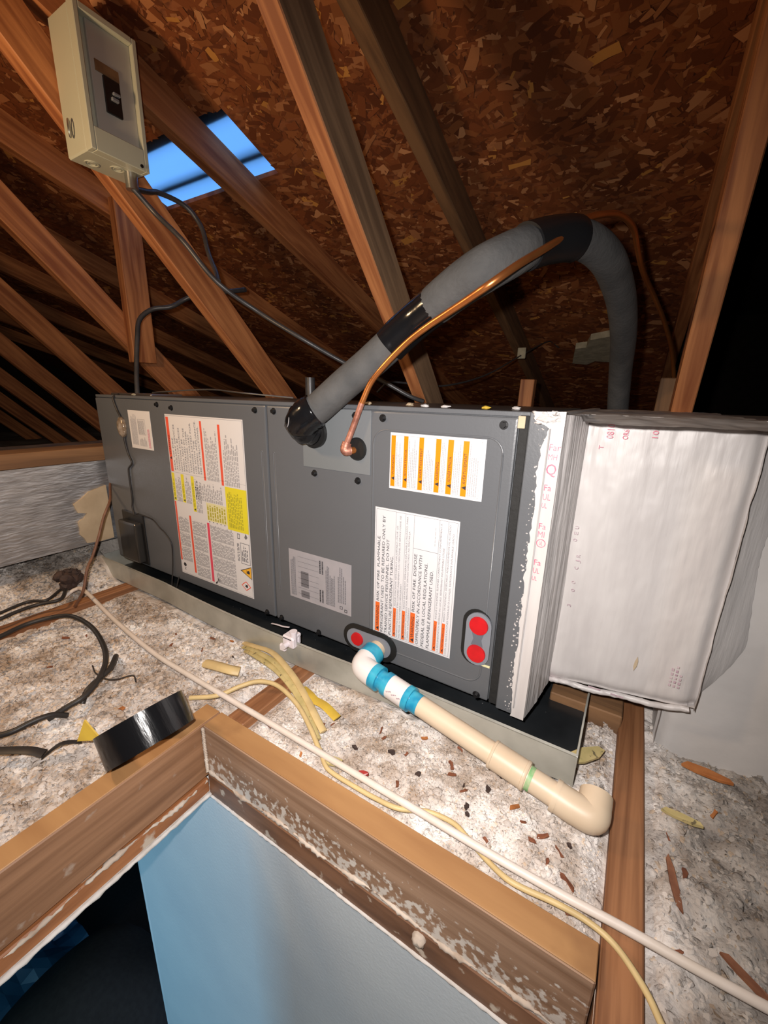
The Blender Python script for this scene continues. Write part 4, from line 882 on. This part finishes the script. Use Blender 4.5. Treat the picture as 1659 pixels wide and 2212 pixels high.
for x, y in ((-1.110, .575), (-1.085, .615)):
    bm = bmesh.new(); addcyl(bm, (x, y, Z0-.0012), (0, 0, 1), .014, .0014, 24, inner=.0115); addcyl(bm, (x, y, Z0-.001), (0, 0, 1), .008, .0014, 20, inner=.0065); done(bm, 'knockout', M['box'], bx)
ring = [Vector((-1.10+.0*k, Y0-.004-.008*abs(sin(k*pi/12)), .500+.016*cos(k*pi/6))) for k in range(13)]
bm = bmesh.new(); addtube(bm, [Vector((-1.10+.006*sin(k*pi/6), Y0-.004-.004*(1+sin(k*pi/6)), .513+.015*cos(k*pi/6))) for k in range(13)], .0022, 8); done(bm, 'hasp_ring', M['steel'], bx, smooth=True)
cyl('screw', (X1+.008, Y1-.018, Z0+.008), (1, 0, 0), .0035, .002, M['black'], bx, seg=10)
cyl('conduit_connector', (-1.078, .640, Z0-.032), (0, 0, 1), .013, .032, M['steel'], bx, 'metal conduit connector under the box', 20)

# ================================================================== CABLES IN THE BACKGROUND
c1 = tube('flexible_conduit', [(-1.078, .640, .443), (-1.06, .68, .40), (-1.0, .702, .343), (-.95, .752, .26), (-.9, .836, .202), (-.8, .883, .141), (-.72, .959, .086), (-.62, .991, .042), (-.55, 1.03, .002), (-.52, 1.06, -.012)], .0058, M['conduit'], seg=12)
tag(c1, 'grey flexible conduit falling from the breaker box behind the foam pipe', 'conduit')
c2 = tube('flexible_conduit', [(-1.085, .655, .446), (-1.11, .70, .462), (-1.13, .741, .478), (-1.12, .803, .469), (-1.1, .832, .427), (-1.06, .817, .357), (-.985, .778, .292), (-.953, .757, .264)], .0062, M['conduit'], seg=12)
tag(c2, 'looped grey conduit below the blue roof opening', 'conduit')
c3 = tube('power_cable', [(-1.13, .84, -.015), (-1.417, .775, -.025), (-1.446, .799, .06), (-1.472, .83, .164), (-1.486, .854, .225), (-1.476, .897, .263), (-1.444, .945, .277), (-1.401, 1.008, .318), (-1.20, 1.06, .33)][1:], .0075, M['conduit'], seg=12)
tag(c3, 'dark cable rising from the left top of the cabinet past the post', 'cable')
box('cable_clamp', (-1.43, .70, -.035), (-1.21, .80, -.012), M['steel'], c3, .003, 'metal clamp plate at the cabinet top')
c4 = tube('thermostat_wire', [(-.701, 1.108, .010), (-.68, 1.14, .040), (-.647, 1.2, .04), (-.588, 1.356, .038), (-.541, 1.643, .088), (-.485, 1.952, .19), (-.435, 2.20, .268), (-.40, 2.28, .248)], .0032, M['conduit'], seg=8)
tag(c4, 'thin dark wire sagging behind the foam pipe to the roof', 'wire')
c4b = tube('thermostat_wire', [(-1.20, .70, -.008), (-1.10, .68, -.004), (-.95, .70, .004), (-.80, .68, -.002), (-.68, .72, -.010)], .0018, M['steel'], seg=6); tag(c4b, 'thin pale wire lying along the top of the cabinet', 'wire')
pv = cyl('vent_stub', (-.83, .95, -.5), (0, 0, 1), .014, .545, M['conduit'], None, seg=20); tag(pv, 'grey pipe stub standing behind the cabinet', 'pipe')
c5 = tube('thermostat_wire', [(-1.29, .62, -.24), (-1.245, .575, -.255), (-1.190, .545, -.268), (-1.135, .515, -.280), (-1.12, .488, -.315), (-1.109, .465, -.358), (-1.103, .443, -.399), (-1.088, .42, -.424), (-1.078, .40, -.47), (-1.10, .385, -.512)], .0034, M['brownwire'], seg=8)
tag(c5, 'brown wire hanging off the left end of the cabinet to the joist', 'wire')
# cream batt scrap on the sheathing, pale flag on the wire
bm = bmesh.new(); q = [(-.345, 2.40), (-.318, 2.24), (-.27, 2.23), (-.25, 2.16), (-.16, 2.13), (-.15, 2.40), (-.24, 2.38), (-.28, 2.42)]
a = [bm.verts.new((x, y, rz(y)-.030)) for x, y in q]; b = [bm.verts.new((x, y, rz(y)-.004)) for x, y in q]
bm.faces.new(a); bm.faces.new(b[::-1])
for k in range(len(q)): bm.faces.new((a[k], b[k], b[(k+1) % len(q)], a[(k+1) % len(q)]))
bmesh.ops.recalc_face_normals(bm, faces=bm.faces); tag(done(bm, 'batt_scrap', M['batt']), 'torn cream insulation scrap on the roof left of the far foam pipe', 'insulation')
bm = bmesh.new(); addbox(bm, (-.505, 1.93, .170), (-.47, 1.936, .215), .002); tag(done(bm, 'wire_tag', M['batt']), 'small pale paper tag on the thin sagging wire', 'tag')
o1 = board('lumber_offcut', (-.355, 1.5, -.5), (-.340, 1.48, .065), .045, .038, M['truss']); tag(o1, 'short upright timber end behind the cabinet, left of the far foam pipe', 'timber')
o2 = board('lumber_offcut', (.035, 1.28, -.5), (.045, 1.30, .06), .038, .038, M['truss_grey']); tag(o2, 'short upright timber beside the steep web at the right', 'timber')

# ================================================================== BLUE ROOF OPENING
sk = empty('roof_opening_panel', 'blue daylit sheet seen through the cut opening in the roof sheathing', 'roof panel', (-1.34, .98, .70))
def roofbox(name, x0, x1, y0, y1, h0, h1, m, label=None):
    bm = bmesh.new(); vs = []
    for h in (h0, h1): vs += [bm.verts.new((x, y, rz(y)+h)) for x, y in ((x0, y0), (x1, y0), (x1, y1), (x0, y1))]
    for f in ((0, 1, 2, 3), (7, 6, 5, 4), (0, 4, 5, 1), (1, 5, 6, 2), (2, 6, 7, 3), (3, 7, 4, 0)): bm.faces.new([vs[i] for i in f])
    bmesh.ops.recalc_face_normals(bm, faces=bm.faces); return done(bm, name, m, sk, label)
roofbox('translucent_sheet', -1.75, -.95, .80, 1.20, .016, .018, M['skylight'])
for a, b_, h in ((.80, .925, .0195), (1.030, 1.050, .024)): roofbox('shade_strip', -1.8, -.9, a, b_, h, h+.02, M['dark'], 'added dark strip shading a band of the sheet')  # strips added above the sheet to shade soft bands across it

# ================================================================== CABLES ON THE INSULATION
c = tube('white_cable', [(-1.190, .395, -.520), (-1.188, .424, -.507), (-1.149, .430, -.503), (-.95, .403, -.510), (-.771, .384, -.513), (-.658, .381, -.514), (-.503, .380, -.514), (-.375, .379, -.514), (-.269, .378, -.514), (-.165, .377, -.514), (-.073, .376, -.514), (.004, .377, -.514), (.07, .380, -.514), (.128, .381, -.514), (.181, .383, -.514), (.24, .386, -.514), (.5, .39, -.52)], .0048, M['nm_white'])
tag(c, 'long white cable stretched straight across the insulation in front of the pan', 'cable')
c = tube('yellow_cable', [(-.335, .388, -.520), (-.312, .37, -.518), (-.295, .366, -.520), (-.257, .366, -.521), (-.223, .367, -.521), (-.188, .370, -.519), (-.155, .390, -.5235), (-.121, .394, -.5235), (-.098, .385, -.5225), (-.072, .374, -.5225), (-.047, .364, -.5185), (-.027, .364, -.5185), (.005, .3685, -.5185), (.037, .370, -.5195), (.063, .363, -.5195), (.087, .343, -.5195), (.101, .323, -.5195), (.113, .307, -.521), (.15, .22, -.535)], .0032, M['nm_yellow'])
tag(c, 'thin yellowed cable winding beside the hatch header under the white cable', 'cable')
c = tube('yellow_cable', [(-.60, .350, -.522), (-.559, .377, -.517), (-.54, .411, -.512), (-.517, .434, -.507), (-.48, .444, -.507), (-.424, .432, -.510), (-.374, .409, -.515), (-.335, .386, -.520)], .0040, M['nm_yellow'])
tag(c, 'yellowed cable bowing over the notched brown joist', 'cable')
for k, (pp_, m_, lb) in enumerate((([(-.660, .522, -.528), (-.62, .514, -.516), (-.557, .507, -.505), (-.481, .48, -.505), (-.422, .453, -.510), (-.384, .433, -.515), (-.356, .421, -.525)], 'nm_yellow', 'upper flat yellow cable of the bundle near the pan'),
                      ([(-.635, .505, -.528), (-.599, .494, -.517), (-.513, .476, -.510), (-.444, .453, -.513), (-.393, .426, -.517), (-.355, .405, -.527)], 'nm_dirty', 'lower olive cable of the bundle with printed marks'),
                      ([(-.650, .512, -.528), (-.61, .503, -.516), (-.537, .490, -.507), (-.462, .465, -.510), (-.408, .438, -.516), (-.372, .415, -.527)], 'nm_dirty', 'middle olive cable of the bundle crossing the brown joist'))):
    tag(tube('cable_sheath', pp_, .0062, M[m_], seg=10, flat=.5), lb, 'cable', 'cable bundle by the drip pan')
def strip(name, pts, w_, m_, label, cat, flat=.25, **k): return tag(tube(name, pts, w_, m_, seg=8, flat=flat, **k), label, cat)
strip('yellow_scrap', [(-.445, .470, -.514), (-.420, .461, -.510), (-.405, .457, -.512), (-.384, .458, -.514), (-.352, .452, -.520)], .008, M['yellow_strip'], 'torn bright yellow plastic strip beside the cable bundle', 'scrap', .2)
strip('yellow_scrap', [(-.665, .43, -.526), (-.63, .432, -.520), (-.60, .436, -.518), (-.585, .446, -.522)], .011, M['nm_yellow'], 'cream cable stub half buried in the insulation left of the joist', 'scrap', .7)
tag(tube('black_cable', [(-1.12, .15, -.522), (-1.08, .208, -.514), (-1.085, .239, -.512), (-1.094, .29, -.510), (-1.076, .335, -.508), (-1.038, .357, -.506), (-.958, .359, -.508), (-.868, .339, -.510), (-.809, .314, -.511), (-.765, .279, -.512), (-.747, .248, -.516), (-.752, .225, -.522), (-.762, .200, -.533)], .0048, M['jacket']), 'black cable curving in a loop over the left insulation', 'cable')
tag(tube('black_cable', [(-.750, .222, -.536), (-.752, .205, -.523), (-.754, .19, -.519), (-.757, .175, -.519), (-.762, .151, -.521), (-.782, .125, -.523), (-.82, .08, -.53)], .0045, M['jacket']), 'black cable end leaving the frame at left below the loop', 'cable')
tag(tube('black_cable', [(-.85, .35, -.535), (-.824, .339, -.519), (-.788, .311, -.515), (-.776, .287, -.516), (-.766, .262, -.520), (-.758, .248, -.535)], .0048, M['jacket']), 'short black cable length running beside the loop', 'cable')
strip('black_strap', [(-.80, .075, -.522), (-.739, .113, -.513), (-.719, .128, -.512), (-.690, .150, -.514), (-.672, .163, -.521)], .0075, M['jacket'], 'flat black strap near the left edge of the hatch', 'strap', .25)
strip('black_strap', [(-.678, .163, -.530), (-.664, .176, -.515), (-.658, .188, -.514), (-.655, .203, -.524)], .0062, M['jacket'], 'short black strap tip poking out of the insulation by the tape roll', 'strap', .25)
tag(tube('black_cable', [(-1.165, .15, -.505), (-1.160, .233, -.505), (-1.153, .262, -.503), (-1.160, .298, -.502), (-1.160, .333, -.502), (-1.142, .373, -.500), (-1.19, .405, -.50)], .0042, M['jacket']), 'black cable lying on the left joist towards the black clump', 'cable')
tag(tube('black_cable', [(-1.20, .15, -.507), (-1.180, .236, -.505), (-1.184, .269, -.503), (-1.195, .326, -.502), (-1.165, .354, -.500), (-1.195, .395, -.498)], .0036, M['jacket']), 'thin black cable left of the left joist', 'cable')
tag(tube('wire_scrap', [(-.83, .300, -.518), (-.795, .290, -.514), (-.76, .292, -.513), (-.745, .305, -.515), (-.735, .325, -.516), (-.715, .320, -.518)][::-1], .0013, M['jacket'], seg=6), 'thin crooked wire scrap behind the tape roll', 'wire')
bm = bmesh.new()
for k in range(16):
    bmesh.ops.create_icosphere(bm, subdivisions=2, radius=random.uniform(.008, .016), matrix=Matrix.Translation((-1.218+random.uniform(-.022, .022), .425+random.uniform(-.018, .018), -.488+random.uniform(-.010, .018))))
for v in bm.verts: v.co += Vector((random.uniform(-1, 1), random.uniform(-1, 1), random.uniform(-1, 1)))*.0025
tag(done(bm, 'black_clump', M['chipd']), 'black lump of debris where the white cable starts', 'debris')

# ================================================================== TAPE ROLL
ax = Vector((-.641, .062, .765)).normalized(); tc_ = Vector((-.5629, .2503, -.4619))
tr = empty('tape_roll', 'glossy black roll of tape leaning on the hatch side board', 'tape', tc_-ax*.047)
cyl('tape_body', tc_-ax*.0475, ax, .0602, .0475, M['blackg'], tr, None, 72, inner=.041)
cyl('core', tc_-ax*.0475, ax, .0411, .0475, M['batt'], tr, 'cardboard core', 48, inner=.0385)
yv = ax.cross(Vector((0, 0, 1))).normalized()
bm = bmesh.new(); p0 = Vector((-.620, .188, -.492)); a = [bm.verts.new(p0+Vector(q)) for q in ((0, 0, 0), (.030, .018, .004), (.004, .012, .030), (0, .002, 0), (.030, .020, .004), (.004, .014, .030))]
for f in ((0, 1, 2), (5, 4, 3), (0, 3, 4, 1), (1, 4, 5, 2), (2, 5, 3, 0)): bm.faces.new([a[i] for i in f])
tag(done(bm, 'yellow_card', M['yellow_strip']), 'yellow card corner sticking up behind the tape roll', 'card')

# ================================================================== WOOD CHIPS AND DEBRIS
chips = [(-1.02, .33, 'chip'), (-.93, .265, 'chip'), (-1.0, .36, 'chip'), (-.74, .50, 'chip'), (-.83, .47, 'chip'), (-.80, .44, 'chip'), (-.70, .52, 'chipo'), (-.72, .46, 'chip'), (-.64, .475, 'chipd'), (-.69, .28, 'chipo'), (-.73, .15, 'chip'), (-.78, .24, 'chip'),
         (-.44, .385, 'chip'), (-.49, .375, 'chip'), (-.36, .372, 'chipo'), (-.375, .440, 'chip'), (-.36, .45, 'chip'), (-.285, .485, 'chip'), (-.27, .47, 'chip'), (-.26, .395, 'chip'), (-.24, .44, 'chipd'), (-.22, .45, 'chip'), (-.21, .405, 'chip'), (-.19, .43, 'chipd'), (-.15, .46, 'chip'), (-.13, .455, 'chipd'), (-.125, .44, 'chip'), (-.115, .425, 'chipd'), (-.11, .415, 'chipd'), (-.10, .47, 'chipd'), (-.06, .455, 'chipo'),
         (-.045, .44, 'chip'), (-.03, .425, 'chip'), (-.02, .44, 'chip'), (.0, .43, 'chip'), (-.01, .41, 'chip'), (.012, .405, 'chip'), (.01, .445, 'chipd'), (-.16, .48, 'chip'), (-.08, .40, 'chip'), (.02, .375, 'chip'), (-.30, .43, 'chipd'), (-.005, .59, 'chip'), (.115, .53, 'chip'), (.13, .49, 'chip'), (.12, .40, 'chip'), (.16, .33, 'chip'), (.17, .60, 'chipo'), (.24, .46, 'chip'), (-.16, .52, 'chip'), (-.09, .50, 'chipd'), (-.215, .505, 'chipo')]
kinds = {'chip': ('wood_chip', 'reddish brown wood chip lying on the insulation', 'wood chip', 'reddish wood chips on the insulation'),
         'chipo': ('wood_chip', 'orange wood chip lying on the insulation', 'wood chip', 'orange wood chips on the insulation'),
         'chipd': ('dirt_crumb', 'dark crumb of dirt on the insulation', 'debris', 'dark crumbs on the insulation')}
meshes = {}
def chipmesh(k):
    bm = bmesh.new(); h = .0014; L = random.uniform(.010, .020); W = random.uniform(.003, .0075)
    if k == 'chipd': L, W, h = random.uniform(.006, .011), random.uniform(.004, .007), .003
    out = [(-.5, -.5), (.1, -.55), (.5, -.35), (.45, .5), (-.05, .4), (-.5, .45)]; n = len(out); top = []; bot = []; sk_ = random.uniform(-.4, .4)
    for a, b in out:
        x = (a+random.uniform(-.14, .14))*L+b*W*sk_; y = (b+random.uniform(-.2, .2))*W; z = .12*L*math.cos(a*3)*random.uniform(0, 1)
        top.append(bm.verts.new((x, y, z+h*random.uniform(.4, 1.2)))); bot.append(bm.verts.new((x*.95, y*.9, z-h*.6)))
    bm.faces.new(top); bm.faces.new(bot[::-1])
    for i in range(n): bm.faces.new((top[i], bot[i], bot[(i+1) % n], top[(i+1) % n]))
    bmesh.ops.recalc_face_normals(bm, faces=bm.faces); me = bpy.data.meshes.new('chip'); bm.to_mesh(me); bm.free(); me.materials.append(M[k]); return me
pool = {k: [chipmesh(k) for _ in range(9)] for k in kinds}
for i, (x, y, k) in enumerate(chips):
    nm, lb, ct, gr = kinds[k]; o = bpy.data.objects.new(nm, pool[k][i % 9]); COL.objects.link(o); tag(o, lb, ct, gr)
    z = float(hins(np.array([x]), np.array([y]))[0]); o.location = (x, y, z+.004); o.rotation_euler = (random.uniform(-.35, .35), random.uniform(-.35, .35), random.uniform(0, pi)); s_ = random.uniform(.5, 1.05); o.scale = (s_, s_, 1)
def big(name, x, y, z, L, W, rot, m_, lb, ct):
    bm = bmesh.new(); pr = [(-.5, -.3), (-.2, -.5), (.25, -.42), (.5, -.1), (.42, .3), (.0, .5), (-.4, .35)]
    a = [bm.verts.new((p[0]*L, p[1]*W, random.uniform(.001, .003))) for p in pr]; b = [bm.verts.new((p[0]*L, p[1]*W, -.002)) for p in pr]
    bm.faces.new(a); bm.faces.new(b[::-1])
    for k in range(len(pr)): bm.faces.new((a[k], b[k], b[(k+1) % len(pr)], a[(k+1) % len(pr)]))
    bmesh.ops.recalc_face_normals(bm, faces=bm.faces); o = done(bm, name, M[m_]); o.location = (x, y, z); o.rotation_euler = (random.uniform(-.2, .2), random.uniform(-.2, .2), rot); tag(o, lb, ct)
big('wood_splinter', .118, .47, -.528, .060, .008, 1.75, 'splint', 'long brown wood splinter right of the right joist', 'splinter')
big('wood_splinter', .175, .405, -.525, .05, .008, -.6, 'splint', 'brown wood splinter under the white cable at lower right', 'splinter')
big('wood_splinter', .165, .655, -.515, .06, .014, -.25, 'chipo', 'orange wood splinter below the trunk duct', 'splinter')
big('red_scrap', -.255, .386, -.516, .016, .007, .4, 'redscrap', 'red plastic crescent beside the white cable', 'scrap')
big('fiberglass_tuft', .012, .595, -.515, .07, .022, .9, 'nm_dirty', 'olive yellow fibreglass tuft by the pan corner', 'insulation')
big('fiberglass_tuft', .13, .560, -.520, .045, .010, -.1, 'nm_dirty', 'short olive fibreglass wisp right of the right joist', 'insulation')
big('fiberglass_tuft', -.305, .382, -.520, .03, .014, .4, 'nm_dirty', 'olive fibreglass wisp by the header under the white cable', 'insulation')
# crumbs along the top of the cabinet
for i, (x, k, lb) in enumerate(((-1.15, 'batt', 'grey cream crumb at the far left of the cabinet top'), (-.43, 'beige', 'beige crumb on the cabinet top just right of the foam pipe'), (-.36, 'beige', 'beige crumb on the cabinet top right of the copper line'), (-.30, 'mastic', 'white crumb on the cabinet top above the orange banded label'), (-.21, 'yellow_strip', 'yellow crumb on the cabinet top'), (-.17, 'mastic', 'white crumb nearest the plenum on the cabinet top'), (-.265, 'mastic', 'white crumb left of the yellow one on the cabinet top'))):
    bm = bmesh.new(); bmesh.ops.create_icosphere(bm, subdivisions=2, radius=.004)
    for v in bm.verts: v.co = Vector((v.co.x*random.uniform(1.2, 2.4), v.co.y*1.3, v.co.z*random.uniform(.5, .9)))
    o = done(bm, 'debris_crumb', M[k], smooth=False); o.location = (x, .62+.03*(i % 3), -.0138); tag(o, lb, 'debris', 'crumbs on top of the air handler')
# old blocking timber at the pan's right corner
ob_ = board('blocking_timber', (-.06, .735, -.533), (.055, .735, -.533), .06, .045, M['truss_grey'], side=(0, 1, 0)); tag(ob_, 'weathered cross timber behind the right corner of the pan', 'timber')

# ================================================================== THINGS IN THE ROOM BELOW
bm = bmesh.new(); bmesh.ops.create_uvsphere(bm, u_segments=40, v_segments=24, radius=1.)
for v in bm.verts:
    k = 1+.06*math.sin(5*v.co.x+2)*math.cos(4*v.co.y); v.co = Vector((v.co.x*.42*k, v.co.y*.40*k, (v.co.z*.36*k if v.co.z > 0 else v.co.z*.28)))
bmesh.ops.translate(bm, verts=bm.verts, vec=(-1.62, .30, -2.82)); tag(done(bm, 'bean_bag', M['bag'], smooth=True), 'rounded charcoal bean bag on the floor of the room below', 'bag')
bm = bmesh.new(); n, m_ = 14, 14; rows = []
for i in range(n+1):
    a = []
    for j in range(m_+1):
        u, v = i/n-.5, j/m_-.5; h = .55*math.exp(-(u*u+v*v)*7)+.10*abs(math.sin(9*u+3*v))+.06*abs(math.sin(11*v-4*u))
        a.append(bm.verts.new((-2.45+u*.8, .12+v*.8, -3.1+h)))
    rows.append(a)
for i in range(n):
    for j in range(m_): bm.faces.new((rows[i][j], rows[i+1][j], rows[i+1][j+1], rows[i][j+1]))
tag(done(bm, 'plastic_sheet', M['tarp']), 'crumpled blue plastic sheet on the floor of the room below', 'sheet')
